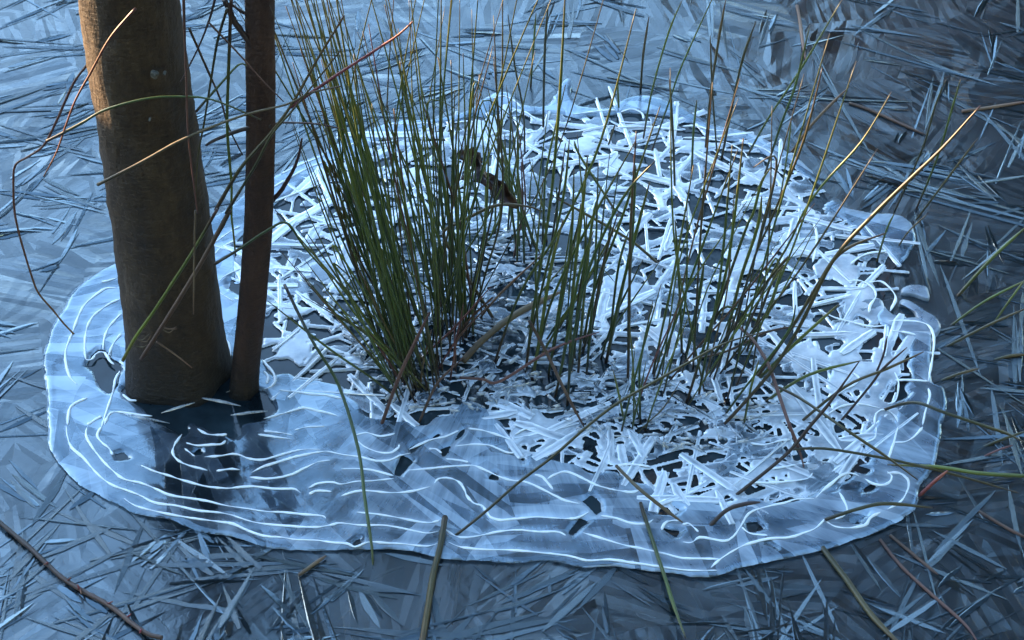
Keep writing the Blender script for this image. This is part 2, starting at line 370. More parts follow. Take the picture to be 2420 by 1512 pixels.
def vnoise(P, s, seed=0):                      # smooth value noise, 2-D
    r = np.random.default_rng(seed); T = r.random((64, 64))
    q = P*s; i = np.floor(q).astype(int); f = q-i; f = f*f*(3-2*f)
    g = lambda a, b: T[(i[:, 0]+a) % 64, (i[:, 1]+b) % 64]
    return (g(0, 0)*(1-f[:, 0])+g(1, 0)*f[:, 0])*(1-f[:, 1])+(g(0, 1)*(1-f[:, 0])+g(1, 1)*f[:, 0])*f[:, 1]

class Grid:
    def __init__(s, lo, hi, h):
        s.h = h; s.nx = int((hi[0]-lo[0])/h)+2; s.ny = int((hi[1]-lo[1])/h)+2
        s.X = lo[0]+np.arange(s.nx)*h; s.Y = lo[1]+np.arange(s.ny)*h
        xx, yy = np.meshgrid(s.X, s.Y); s.P = np.stack([xx.ravel(), yy.ravel()], 1)
    def sheet(s, phi, z, edge, drop, ret=False):          # mesh of phi < 0, edges snapped to the outline and rounded off
        h = s.h; ph = phi.reshape(s.ny, s.nx)
        gy, gx = np.gradient(ph, h); g2 = gx*gx+gy*gy+1e-9
        cell = (ph[:-1, :-1] < 0)*1+(ph[1:, :-1] < 0)+(ph[:-1, 1:] < 0)+(ph[1:, 1:] < 0)
        keep = cell >= 2
        P = s.P.copy(); m = (phi > 0) | (phi > -0.5*h)
        g2r = g2.ravel(); st = np.clip(phi/g2r, -h, h)
        P[m, 0] -= (st*gx.ravel())[m]; P[m, 1] -= (st*gy.ravel())[m]
        idx = np.arange(s.nx*s.ny).reshape(s.ny, s.nx)
        F = np.stack([idx[:-1, :-1][keep], idx[:-1, 1:][keep], idx[1:, 1:][keep], idx[1:, :-1][keep]], 1)
        t = np.clip(1+np.minimum(phi, 0)/edge, 0, 1)
        zz = z-drop*t*t
        used = np.unique(F); mp = np.full(s.nx*s.ny, -1); mp[used] = np.arange(len(used))
        if ret: return np.concatenate([P[used], zz[used, None]], 1), mp[F], used
        return np.concatenate([P[used], zz[used, None]], 1), mp[F]

# ------------------------------------------------------------------ setting: pond bed, ice to the horizon; added shade bank and trees
def plane(name, x0, x1, y0, y1, z, mat):
    o = obj(name, mesh(name, [(x0, y0, z), (x1, y0, z), (x1, y1, z), (x0, y1, z)], [(0, 1, 2, 3)], mat, False))
    return tag(o, kind='structure')
plane('pond_bed', -400, 400, -400, 400, -0.06, MAT['bed'])
pond = plane('pond_ice', -400, 400, -400, 400, 0.0, MAT['pond'])

# unseen bank added towards the low sun to shade ice and tree feet
SH = Vector((SUNV.x, SUNV.y, 0)).normalized(); SIDE = Vector((-SH.y, SH.x, 0))
def make_bank():
    v = []; nu, nv = 161, 21; D0 = 2.35
    for i in range(nu):
        u = -10+20*i/(nu-1)
        for j in range(nv):
            w = j/(nv-1)
            prof = math.sin(min(w*1.6, 1)*math.pi/2)
            hgt = (0.58+0.05*math.sin(u*1.7)+0.03*math.sin(u*5.3+1)+0.02*math.sin(u*13)+0.012*math.sin(u*41))*prof+(0.05*rng.random() if w > 0.3 else 0)
            d = D0-0.9+1.3*w+3.5*max(0, w-0.6)
            p = SH*d+SIDE*u
            v.append((p.x, p.y, -0.05+hgt*1.0+0.05*w))
    f = [(i*nv+j, i*nv+j+1, (i+1)*nv+j+1, (i+1)*nv+j) for i in range(nu-1) for j in range(nv-1)]
    return tag(obj('shade_bank', mesh('shade_bank', v, f, MAT['bank'])), kind='structure')
make_bank()
def mk_evergreen():
    s = NT('evergreen_leaves'); n = s.noise(wpos(s), 3, 3)
    r = s.ramp(n.outputs[0], [(0.35, (0.015, 0.025, 0.012)), (0.65, (0.04, 0.055, 0.02))])
    s.l(r.outputs[0], s.b.inputs['Base Color']); s.set(Roughness=0.5); return s.m
MAT['evergreen'] = mk_evergreen()
def crown_mesh(seed, n, size):
    r = np.random.default_rng(seed)
    cl = r.normal(0, 1, (60, 3)); cl /= np.linalg.norm(cl, axis=1)[:, None]; cl *= r.uniform(0.35, 0.95, (60, 1))
    c = cl[r.integers(0, 60, n)]+r.normal(0, 0.17, (n, 3))
    a = r.normal(0, 1, (n, 3)); a /= np.linalg.norm(a, axis=1)[:, None]
    b = np.cross(a, r.normal(0, 1, (n, 3))); b /= np.linalg.norm(b, axis=1)[:, None]
    sz = size*r.uniform(0.6, 1.3, (n, 1))
    v = np.stack([c-a*sz, c+b*sz*0.45, c+a*sz, c-b*sz*0.45], 1).reshape(-1, 3)
    return mesh('crown', v, np.arange(4*n).reshape(n, 4), MAT['evergreen'], False)
CRM = [crown_mesh(k, 5200, 0.075) for k in range(2)]+[crown_mesh(5, 2600, 0.06)]
def evergreen(x, y, zc, rx, rz, k, label, group=None):  # unseen tree, added for its shade and dark reflection
    t = tag(empty('shade_tree', (x, y, 0)), label, 'tree', group)
    v, f, _ = tube([(x, y, -0.1), (x+0.05, y, zc*0.4), (x-0.03, y+0.04, zc*0.8), (x, y, zc+rz*0.6)], [0.13, 0.11, 0.09, 0.03], 10)
    obj('trunk', mesh('trunk', v, f, MAT['bark2']), t)
    c = obj('crown', CRM[2] if k == 5 and zc > 4.5 else CRM[k % 2]); c.parent = t; c.location = (0, 0, zc); c.scale = (rx, rx, rz); c.rotation_euler = (0, 0, k*1.3)
for k, x in enumerate((-7.5, -5.0, -2.6, -0.3, 2.0, 4.4, 7.0)):
    evergreen(x, -4.6-0.5*(k % 2), 3.3+0.3*(k % 3), 1.75, 3.3, k, 'unseen evergreen added behind the viewer for shade', 'shade trees added behind the viewer')
for k, (x, y) in enumerate(((6.5, -2.5), (7.5, 0.5), (8.0, 3.8))):
    evergreen(x, y, 3.2, 1.9, 3.2, k+1, 'unseen evergreen added off to the right for shade', 'shade trees added off to the right')
evergreen(3.0, 6.4, 3.6, 2.0, 3.5, 3, 'unseen evergreen added beyond the pond to darken its reflection at right')
evergreen(1.3, 3.7, 5.1, 2.1, 1.7, 5, 'unseen tree added so its high crown darkens the ice')  # added overhead, out of view, to darken the sky mirrored in front

# ------------------------------------------------------------------ needle crystals of the pond ice
def needle_mesh(name, k, mat):
    n = 7; xs = np.linspace(-0.5, 0.5, n); r = np.random.default_rng(100+k)
    skew = r.uniform(0.35, 0.85)*r.choice([-1, 1]); sharp = r.uniform(0.5, 1.0)
    prof = np.sin(np.linspace(0, math.pi, n))**sharp
    prof[0] = prof[-1] = 0.02
    if k % 3 == 0: prof = np.array([0.5, 0.9, 1, 0.85, 0.62, 0.34, 0.02])
    v = []; f = []
    for i in range(n):
        w = 0.5*prof[i]*(1+r.uniform(-0.12, 0.12)); c = 0.04*r.standard_normal()
        v += [(xs[i], c-w, -0.3), (xs[i], c-w, 0.0), (xs[i], c+skew*w, 1.0*prof[i]), (xs[i], c+w, 0.0), (xs[i], c+w, -0.3)]
    for i in range(n-1):
        for j in range(4): f.append((i*5+j, (i+1)*5+j, (i+1)*5+j+1, i*5+j+1))
    f += [(0, 1, 2, 3, 4), tuple((n-1)*5+j for j in (4, 3, 2, 1, 0))]
    return mesh(name, v, f, mat, False)
NDK = [needle_mesh('ice_needle', k, MAT['needle_dark']) for k in range(8)]
NPL = [needle_mesh('ice_needle', k+20, MAT['needle_pale']) for k in range(8)]
def gen_needles():
    items = []
    def add(px, py, ang, L, w, h, pale):
        p = G(px, py)[:2]; items.append((p[0], p[1], ang, L, w, h, pale))
    r = np.random.default_rng(11)
    for _ in range(820):                       # sheaves of near-parallel crystals
        px, py = r.uniform(-120, 2540), r.uniform(-140, 1640)
        right = px > 1500; low = py > 1250 and px > 900
        a0 = r.uniform(0, math.pi)
        if right and py < 900: a0 = r.choice([r.normal(-0.45, 0.25), r.normal(1.1, 0.25), r.uniform(0, math.pi)])
        if px < 700 and py < 700: a0 = r.choice([r.normal(0.75, 0.3), r.normal(0.1, 0.3), r.uniform(0, math.pi)])
        k = r.integers(1, 6); L0 = r.lognormal(math.log(185), 0.45)*PX
        fan = r.uniform(-0.1, 0.1)
        dirv = np.array([math.cos(a0), math.sin(a0)]); nor = np.array([-dirv[1], dirv[0]])
        c = G(px, py)[:2]
        wsum = 0
        for j in range(k):
            w = r.uniform(5, 17)*PX*(0.75 if right else 1.0); L = min(L0*r.uniform(0.5, 1.15), 0.2)
            q = c+nor*(wsum)+dirv*r.normal(0, 0.25)*L0
            wsum += w*r.uniform(0.7, 1.6)
            pale = r.random() < (0.3 if right else 0.14)
            h = w*(r.uniform(0.04, 0.2) if not low else r.uniform(0.02, 0.07))
            items.append((q[0], q[1], a0+fan*j+r.normal(0, 0.05), L, w, h, pale))
    it = np.array(items)
    d = sdf(it[:, :2], OUT)
    ends = np.minimum(sdf(it[:, :2]+np.stack([np.cos(it[:, 2]), np.sin(it[:, 2])], 1)*it[:, 3:4]*0.45, OUT),
                      sdf(it[:, :2]-np.stack([np.cos(it[:, 2]), np.sin(it[:, 2])], 1)*it[:, 3:4]*0.45, OUT))
    it = it[(d > 0.002) & (ends > -0.012)]
    # largest in the photograph first
    pp = proj(np.concatenate([it[:, :2], np.zeros((len(it), 1))], 1))
    vis = (pp[:, 0] > 0) & (pp[:, 0] < PW) & (pp[:, 1] > 0) & (pp[:, 1] < PH)
    o = np.argsort(-(it[:, 3]*it[:, 4]*vis)); return it[o]
NEED = gen_needles()
def xf(it, zoff):
    x, y, a, L, w, h, pale = it
    return Matrix.Translation((x, y, zoff)) @ Matrix.Rotation(a, 4, 'Z') @ Matrix.Diagonal((L, w, h, 1))
def place_parts(items, n, name, meshes, parent, z0=0.0005, zr=0.0006):
    for i, it in enumerate(items[:n]):
        ms = meshes(it); o = bpy.data.objects.new(name, ms[i % len(ms)]); COL.objects.link(o)
        o.parent = parent; o.matrix_parent_inverse = Matrix.Translation(-parent.location) if parent.type == 'EMPTY' else Matrix()
        o.matrix_basis = xf(it, z0+zr*(i % 7)/7)
def join_items(items, meshes, mats, name, parent, z0=0.0005, zr=0.0006):
    VV = []; FF = []; base = 0; mi = []
    for i, it in enumerate(items):
        ms = meshes(it); m = ms[i % len(ms)]
        M = np.array(xf(it, z0+zr*(i % 7)/7))
        v = np.array([p.co for p in m.vertices]); v = v@M[:3, :3].T+M[:3, 3]
        VV.append(v); FF += [tuple(base+q for q in p.vertices) for p in m.polygons]; mi += [mats(it)]*len(m.polygons)
        base += len(v)
    return np.concatenate(VV), FF, mi
nm = lambda it: NPL if it[6] else NDK
place_parts(NEED, 300, 'ice_needle', nm, pond)
v, f, mi = join_items(NEED[300:], nm, lambda it: int(it[6]), 'ice_needles', pond)
m = mesh('ice_needles', v, f, MAT['needle_dark'], False); m.materials.append(MAT['needle_pale']); m.polygons.foreach_set('material_index', np.array(mi, dtype=np.int32))
tag(obj('ice_needles', m, pond), kind='stuff')

# ------------------------------------------------------------------ dark water left under the sunken shelf
mw = tag(obj('meltwater', None) if False else obj('meltwater', mesh('meltwater', [(p[0], p[1], 0.0014) for p in (OUT-OUT.mean(0))*0.985+OUT.mean(0)], [tuple(range(len(OUT)))], MAT['water'], False)), kind='structure')

# ------------------------------------------------------------------ the ice shelf: sheet, ridges, lattice of blades, plates, chips
shelf = empty('ice_shelf', tuple(G(1180, 800)))
tag(shelf, 'round shelf of white ice with bright rings and a lattice of blades around the rushes', 'ice shelf')
ZS = 0.0048
RIDGES = [
 Z(2,0,[(470,0),(480,80),(510,150),(590,220),(650,290),(720,360),(800,415),(900,450),(1000,490),(1100,540),(1250,560),(1400,595),(1550,610),(1650,630),(1770,670),(1880,690),(2000,700),(2150,710),(2250,710),(2350,695),(2419,682)])+Z(2,1,[(150,700),(300,700),(450,725),(600,755),(690,740)]),
 Z(1,0,[(545,1215),(500,1170),(470,1080),(465,980),(500,880),(530,800),(560,720),(600,650),(680,580),(750,535),(830,530)]),
 Z(2,0,[(620,0),(610,60),(650,140),(720,230),(800,310),(880,370),(1000,400),(1100,440),(1200,485),(1350,510),(1450,525),(1600,560),(1750,580),(1880,600),(2000,605),(2150,620),(2280,630),(2310,650)]),
 Z(2,0,[(720,0),(690,60),(720,110),(770,150),(800,200)]),
 Z(2,0,[(1000,275),(1100,320),(1200,350),(1300,385),(1450,425),(1600,440),(1700,430),(1800,425),(1950,440),(2080,440),(2130,470)]),
 Z(2,0,[(880,510),(960,560),(1100,600),(1250,630),(1400,655),(1550,675),(1650,690),(1750,735),(1870,775),(2000,785),(2100,800),(2250,805),(2350,820)])+Z(2,1,[(40,830),(100,852),(190,820),(300,825),(450,835),(600,850),(680,830)]),
 Z(2,0,[(1290,60),(1240,130),(1225,190),(1260,240),(1330,275),(1470,315)]),
 Z(2,0,[(1310,160),(1380,215)]),
 Z(2,0,[(1450,220),(1550,215),(1670,200),(1760,230),(1850,240),(1950,215),(2050,185),(2150,165),(2270,165)]),
 Z(2,0,[(1535,320),(1630,305),(1700,310)]),
 Z(2,0,[(1400,20),(1470,60),(1560,65),(1610,60)]), Z(2,0,[(1320,120),(1400,140),(1500,135),(1570,130),(1600,105)]),
 Z(2,0,[(1780,330),(1870,285),(2000,245),(2100,215),(2250,185),(2330,180),(2419,198)])+Z(2,1,[(130,215),(250,245),(340,240),(420,205),(490,190)]),
 Z(2,0,[(1770,360),(1900,370),(2050,345),(2150,300),(2250,255),(2340,240)]),
 Z(2,0,[(2190,435),(2250,405),(2350,395),(2419,408)])+Z(2,1,[(100,390),(220,385),(370,370)]),
 Z(2,0,[(2190,480),(2250,455),(2350,460)]), Z(2,0,[(1830,60),(1950,75),(2070,90)]), Z(2,0,[(1870,35),(1980,45),(2070,60)]), Z(2,0,[(2090,25),(2180,5),(2300,0)]),
 Z(2,1,[(110,95),(160,140),(250,180),(340,190),(400,155),(410,130)]), Z(2,1,[(100,60),(180,45),(280,70),(380,50)]),
 Z(2,1,[(0,300),(150,300),(260,320),(370,350)]),
 Z(2,1,[(470,310),(600,300),(750,285),(850,280),(940,280),(1020,310),(1120,355),(1200,380),(1300,390),(1400,430),(1500,480),(1580,520),(1690,545)]),
 Z(2,1,[(0,490),(100,460),(200,455),(350,470),(500,460),(630,425)]),
 Z(2,1,[(660,400),(690,370),(760,365),(830,390),(870,440),(890,490),(940,540),(1000,560),(1030,600),(1060,640),(1130,660),(1250,650),(1400,640),(1550,650),(1670,645),(1750,605)]),
 Z(2,1,[(110,605),(250,620),(400,645),(550,675),(640,680),(700,660)]),
 Z(2,1,[(730,720),(790,765),(860,785),(960,775),(1100,745),(1250,730),(1400,745),(1530,745),(1590,770)]),
 Z(2,1,[(760,820),(850,855),(1000,870),(1200,875),(1400,890),(1600,915),(1740,950),(1900,945),(2050,965),(2200,985),(2419,1018)])+Z(2,2,[(130,1025),(240,1025)]),
 Z(2,1,[(1710,750),(1850,795),(2000,840),(2150,870),(2300,905),(2419,935)])+Z(2,2,[(130,940),(260,945)]),
 Z(2,1,[(900,15),(1000,30),(1100,60),(1215,100)]), Z(2,1,[(810,140),(920,130),(1040,135),(1110,160),(1170,185),(1220,190)]),
 Z(2,1,[(480,165),(620,100),(740,70),(830,30)]), Z(2,1,[(620,160),(670,160),(710,190)]), Z(2,1,[(740,230),(830,240),(900,255)]),
 Z(2,1,[(1230,60),(1300,20),(1380,15)]), Z(2,1,[(1460,370),(1520,335),(1600,320),(1700,360),(1800,410),(1900,440),(1980,455),(2060,465),(2110,450)]),
 Z(2,1,[(1840,630),(1950,650),(2050,685),(2150,690),(2210,660)]), Z(2,1,[(1370,340),(1430,360),(1500,445)]), Z(2,1,[(1950,275),(2050,265),(2190,285)]),
 Z(2,1,[(2270,735),(2290,690),(2340,670),(2410,670)]),
 Z(2,2,[(200,1005),(260,950),(350,890),(450,840),(600,800),(750,790),(850,760),(930,730),(980,690),(1000,660)]),
 Z(2,2,[(1010,670),(1080,710),(1180,720),(1290,700),(1330,650),(1400,610)]),
 Z(2,2,[(0,820),(60,825),(120,790),(200,800),(300,815),(360,780),(410,710),(450,640),(500,600),(600,570),(720,545),(800,520),(930,515)]),
 Z(2,2,[(940,510),(1000,450),(1060,400),(1120,350),(1180,330),(1250,350)]),
 Z(2,2,[(1290,370),(1350,405),(1420,415),(1470,390),(1480,350),(1450,320)]), Z(2,2,[(1450,330),(1530,330),(1590,370),(1600,430),(1570,500),(1530,545),(1450,590)]),
 Z(2,2,[(500,400),(620,400),(750,390),(880,370),(920,330)]), Z(2,2,[(630,300),(720,285),(800,270)]), Z(2,2,[(0,700),(40,690),(80,720),(110,750)]),
 Z(2,2,[(1500,110),(1580,105),(1650,60),(1700,0)]), Z(2,2,[(1370,0),(1360,80),(1260,120)]), Z(2,2,[(1525,0),(1490,130),(1450,240)]),
 Z(2,2,[(1080,660),(1140,630),(1165,590),(1140,520),(1110,470)]), Z(2,2,[(480,120),(580,130),(690,100),(760,90)]), Z(2,2,[(420,715),(480,760),(600,775)]),
 Z(1,2,[(1030,1420),(1120,1370),(1250,1350),(1400,1380)]), Z(1,2,[(1740,1240),(1750,1300),(1720,1400),(1700,1500)]), Z(1,2,[(1360,1500),(1370,1420),(1430,1390),(1500,1430),(1525,1480)]),
 Z(1,2,[(1500,1120),(1530,1200),(1510,1320),(1450,1350)]), Z(1,2,[(1000,1350),(1130,1260),(1220,1210),(1250,1170),(1210,1130)]),
 Z(1,2,[(960,680),(1080,740),(1200,770),(1330,800),(1450,790)]), Z(1,2,[(1170,480),(1260,475),(1340,520),(1370,580),(1330,650),(1320,700)]),
 Z(1,2,[(1310,490),(1400,480),(1470,530),(1510,600),(1470,690)]), Z(1,2,[(1460,760),(1600,760),(1720,780),(1770,840),(1780,940),(1760,1080),(1740,1190)]),
 Z(1,2,[(1190,360),(1250,310),(1330,280),(1450,265)]),
 Z(1,2,[(1480,830),(1560,840),(1650,860)]), Z(1,2,[(1500,1180),(1600,1180),(1740,1190)]), Z(1,2,[(930,70),(950,160),(940,260),(920,350)]),
 Z(1,0,[(610,1040),(600,960),(605,880),(620,800),(660,730),(720,680),(780,640),(850,610)]), Z(1,0,[(730,970),(740,880),(770,810),(820,750),(860,710)]), Z(1,0,[(770,1010),(800,930),(860,850)]),
 Z(1,0,[(610,1040),(650,1040),(680,1000),(720,985),(750,1000),(780,1050),(810,1075)]), Z(1,0,[(740,1500),(760,1450),(790,1415),(850,1410),(950,1425),(1080,1440)]),
 Z(1,0,[(720,1512),(760,1390),(800,1270),(820,1180),(850,1120)]), Z(1,0,[(1870,1460),(1980,1430),(2080,1400),(2150,1380),(2250,1400),(2340,1420),(2400,1440)]),
 Z(1,0,[(1980,1255),(2100,1265),(2200,1280),(2320,1290),(2419,1312)]), Z(1,0,[(1860,1040),(1900,1090),(1940,1140),(1950,1190),(1920,1230),(1870,1250)]),
 Z(1,0,[(480,1500),(490,1400),(530,1350),(620,1310)]), Z(1,0,[(620,1500),(680,1460),(720,1440)]), Z(1,0,[(870,1285),(920,1325),(970,1330)]), Z(1,0,[(720,490),(770,480),(830,460)]),
 Z(1,0,[(1540,540),(1570,570),(1650,620)]), Z(1,0,[(1550,480),(1600,440),(1680,400),(1730,385)]), Z(1,0,[(1500,230),(1560,180),(1650,120),(1700,95)]), Z(1,0,[(1520,290),(1570,240),(1670,190)]),
 Z(1,0,[(1590,890),(1620,920),(1630,1000),(1610,1050)]), Z(1,0,[(1870,1120),(1900,1160),(1890,1210)]),
 Z(0,0,[(1910,1350),(2050,1265),(2200,1185),(2350,1130),(2419,1105)]), Z(0,0,[(1930,1440),(2100,1370),(2250,1310),(2419,1270)]), Z(0,0,[(1990,1240),(2130,1170),(2300,1100)]),
 Z(0,1,[(0,1050),(150,1000),(280,1010),(400,990)]), Z(0,1,[(340,880),(500,880),(600,870),(700,890)]), Z(0,1,[(1050,965),(1110,935),(1200,940),(1240,990),(1240,1060)]),
 Z(0,1,[(1190,810),(1240,780),(1310,800),(1380,850)]), Z(0,1,[(1640,815),(1750,800),(1850,790),(1940,785)]), Z(0,1,[(1070,700),(1150,680),(1230,720),(1270,760)]),
 Z(0,1,[(1980,800),(2060,780),(2130,810),(2140,850)]), Z(0,1,[(1560,945),(1700,930),(1850,900),(1950,900)]), Z(0,1,[(1510,1070),(1590,1090),(1600,1140),(1540,1180),(1440,1185)]),
 Z(0,1,[(1940,910),(2100,900),(2250,910),(2419,930)]), Z(0,1,[(1970,870),(2100,875),(2200,870)]), Z(0,1,[(800,870),(900,860),(940,870)]),
 Z(0,2,[(0,900),(100,900),(200,925),(330,930)]), Z(0,2,[(0,980),(150,985),(300,1010),(420,1070),(470,1130)]), Z(0,2,[(460,1020),(560,1050),(640,1100),(700,1180)]),
]
def make_sheet():
    g = Grid(OUT.min(0)-0.01, OUT.max(0)+0.01, 0.0016)
    phi = sdf(g.P, OUT)+0.006*(vnoise(g.P, 33, 21)-0.5)+0.0014*(vnoise(g.P, 150, 22)-0.5)
    lat = sdf(g.P, LAT)
    lat = lat+0.03*(vnoise(g.P, 24, 5)-0.5)+0.012*(vnoise(g.P, 70, 15)-0.5)
    phi = np.maximum(phi, -(lat+0.002))
    for b in BLK:
        lo, hi = b.min(0)-0.02, b.max(0)+0.02
        m = ((g.P > lo) & (g.P < hi)).all(1)
        sb = sdf(g.P[m], b)+0.006*(vnoise(g.P[m], 90, 6)-0.5)
        phi[m] = np.maximum(phi[m], -sb)
    z = ZS+0.0018*(vnoise(g.P, 11, 1)-0.5)+0.0006*(vnoise(g.P, 34, 2)-0.5)+0.0001*(vnoise(g.P, 120, 3)-0.5)
    zz = z.reshape(g.ny, g.nx); dd = np.full_like(zz, 1.0)
    for rp in RIDGES:
        q = crom([G(x, y, ZS)[:2] for x, y in rp], 3)
        for a, b in zip(q[:-1], q[1:]):
            i0, i1 = (int((min(a[0], b[0])-0.014-g.X[0])/g.h), int((max(a[0], b[0])+0.014-g.X[0])/g.h)+1)
            j0, j1 = (int((min(a[1], b[1])-0.014-g.Y[0])/g.h), int((max(a[1], b[1])+0.014-g.Y[0])/g.h)+1)
            sl = (slice(max(j0, 0), max(j1, 0)), slice(max(i0, 0), max(i1, 0)))
            yy, xx = np.meshgrid(g.Y[sl[0]], g.X[sl[1]], indexing='ij')
            e = b-a; t = np.clip(((xx-a[0])*e[0]+(yy-a[1])*e[1])/(e@e+1e-12), 0, 1)
            dd[sl] = np.minimum(dd[sl], np.hypot(xx-a[0]-t*e[0], yy-a[1]-t*e[1]))
    z = z+0.0003*np.exp(-(dd.ravel()/0.0038)**2)
    v, f, us = g.sheet(phi, z, 0.005, 0.0022, True)
    rim = np.maximum(0.6*np.exp(-(dd.ravel()[us]/0.0025))+0.4*np.exp(-(dd.ravel()[us]/0.010)), 0.5*np.exp(np.minimum(phi[us], 0)/0.002))
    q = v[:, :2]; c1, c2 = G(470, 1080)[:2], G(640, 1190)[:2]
    cl = np.maximum(np.clip(1.5-np.hypot((q[:, 0]-c1[0])/0.085, (q[:, 1]-c1[1])/0.10)+0.9*(vnoise(q, 26, 31)-0.5), 0, 1), 0.75*np.clip(1.4-np.hypot((q[:, 0]-c2[0])/0.11, (q[:, 1]-c2[1])/0.05)+0.9*(vnoise(q, 30, 32)-0.5), 0, 1))  # painted mask of the trunks' dark reflection in front of them
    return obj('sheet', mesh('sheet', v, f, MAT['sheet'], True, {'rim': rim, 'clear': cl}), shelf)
make_sheet()
def zsheet(P):
    P = np.asarray(P)[:, :2]
    return ZS+0.0018*(vnoise(P, 11, 1)-0.5)+0.0006*(vnoise(P, 34, 2)-0.5)

for k, rp in enumerate(RIDGES):
    pts = crom([G(x, y, ZS) for x, y in rp], 5)
    pts[:, 2] = zsheet(pts)+0.0006
    n = len(pts); t = np.linspace(0, 1, n)
    w = (0.0003+0.0014*vnoise(np.stack([t*n*0.3+k, t*0], 1), 1, 9))*np.clip(np.minimum(t, 1-t)*9+0.25, 0, 1)
    v, f, _ = tube(pts, w, 6, 0.55, 0.1)
    obj('ridge', mesh('ridge', v, f, MAT['ridge']), shelf)

# strips of the lattice
def gen_strips():
    r = np.random.default_rng(23); S = []
    lo, hi = LAT.min(0), LAT.max(0)
    def zone(p):
        return sdf(np.array([p]), LAT)[0], sdf(np.array([p]), WET)[0]
    st = 0.0285; gx, gy = np.meshgrid(np.arange(lo[0], hi[0], st), np.arange(lo[1], hi[1], st))
    cand = np.stack([gx.ravel(), gy.ravel()], 1); cand = np.concatenate([cand+r.uniform(-st*.5, st*.5, cand.shape), cand+r.uniform(-st*.9, st*.9, cand.shape)])
    pj = proj(np.concatenate([cand, np.zeros((len(cand), 1))], 1)); fr_ = cand[(pj[:, 1] > 930) & (pj[:, 0] > 1120)]
    nf = len(cand); cand = np.concatenate([cand, fr_+r.uniform(-.012, .012, fr_.shape), fr_+r.uniform(-.016, .016, fr_.shape)])
    dl = sdf(cand, LAT); dw = sdf(cand, WET)
    cnt = 0; ci = -1
    for p, a, b in zip(cand, dl, dw):
        ci += 1
        if a > 0.004: continue
        wet = b < 0
        if wet: L = r.lognormal(math.log(85), 0.35)*PX; w = r.uniform(4, 10)*PX; ang = r.normal(0, 0.45) if r.random() < 0.4 else r.uniform(0, math.pi)
        else: L = min(r.lognormal(math.log(125), 0.42), 300)*PX; w = (r.uniform(6, 12) if r.random() < 0.7 else r.uniform(14, 30))*PX; ang = r.uniform(0, math.pi)
        if ci >= nf: L *= 0.62; w *= 0.7
        S.append((p[0], p[1], ang, L, w, r.uniform(0.0011, 0.0022), 1.0 if wet else 0.0))
    return np.array(S)
STR = gen_strips()
PLATES = []
def plate_sdf_list():
    L = [((1470, 690), 75, 60), ((1560, 800), 60, 45), ((1510, 880), 55, 30), ((1330, 720), 55, 35), ((1890, 570), 60, 50), ((1980, 640), 70, 45), ((2040, 720), 60, 60), ((1770, 620), 80, 35),
         ((2010, 880), 70, 70), ((1900, 850), 50, 45), ((1880, 960), 60, 50), ((1260, 1010), 60, 40), ((1150, 310), 60, 45), ((1370, 350), 70, 30), ((1460, 400), 60, 30), ((760, 640), 60, 40), ((700, 830), 50, 45), ((690, 740), 50, 25),
         ((860, 450), 60, 30), ((980, 420), 55, 30), ((1730, 790), 50, 35), ((1650, 350), 80, 25), ((1800, 430), 60, 30), ((1960, 1060), 60, 30), ((1820, 1110), 60, 25), ((1120, 690), 40, 14), ((1200, 640), 45, 14), ((1290, 800), 50, 22), ((1360, 900), 50, 20), ((1420, 980), 55, 18), ((880, 740), 40, 16), ((830, 860), 45, 18), ((930, 640), 40, 14), ((1560, 970), 50, 20), ((1700, 1030), 50, 16), ((1240, 930), 45, 16), ((1040, 600), 40, 12), ((2060, 960), 40, 50), ((2090, 860), 40, 60), ((2010, 790), 50, 40)]
    for (c, rx, ry) in L:
        PLATES.append((G(*c)[:2], rx*PX*0.8, ry*PX/0.7*0.8, rng.uniform(0, 3)))
plate_sdf_list()
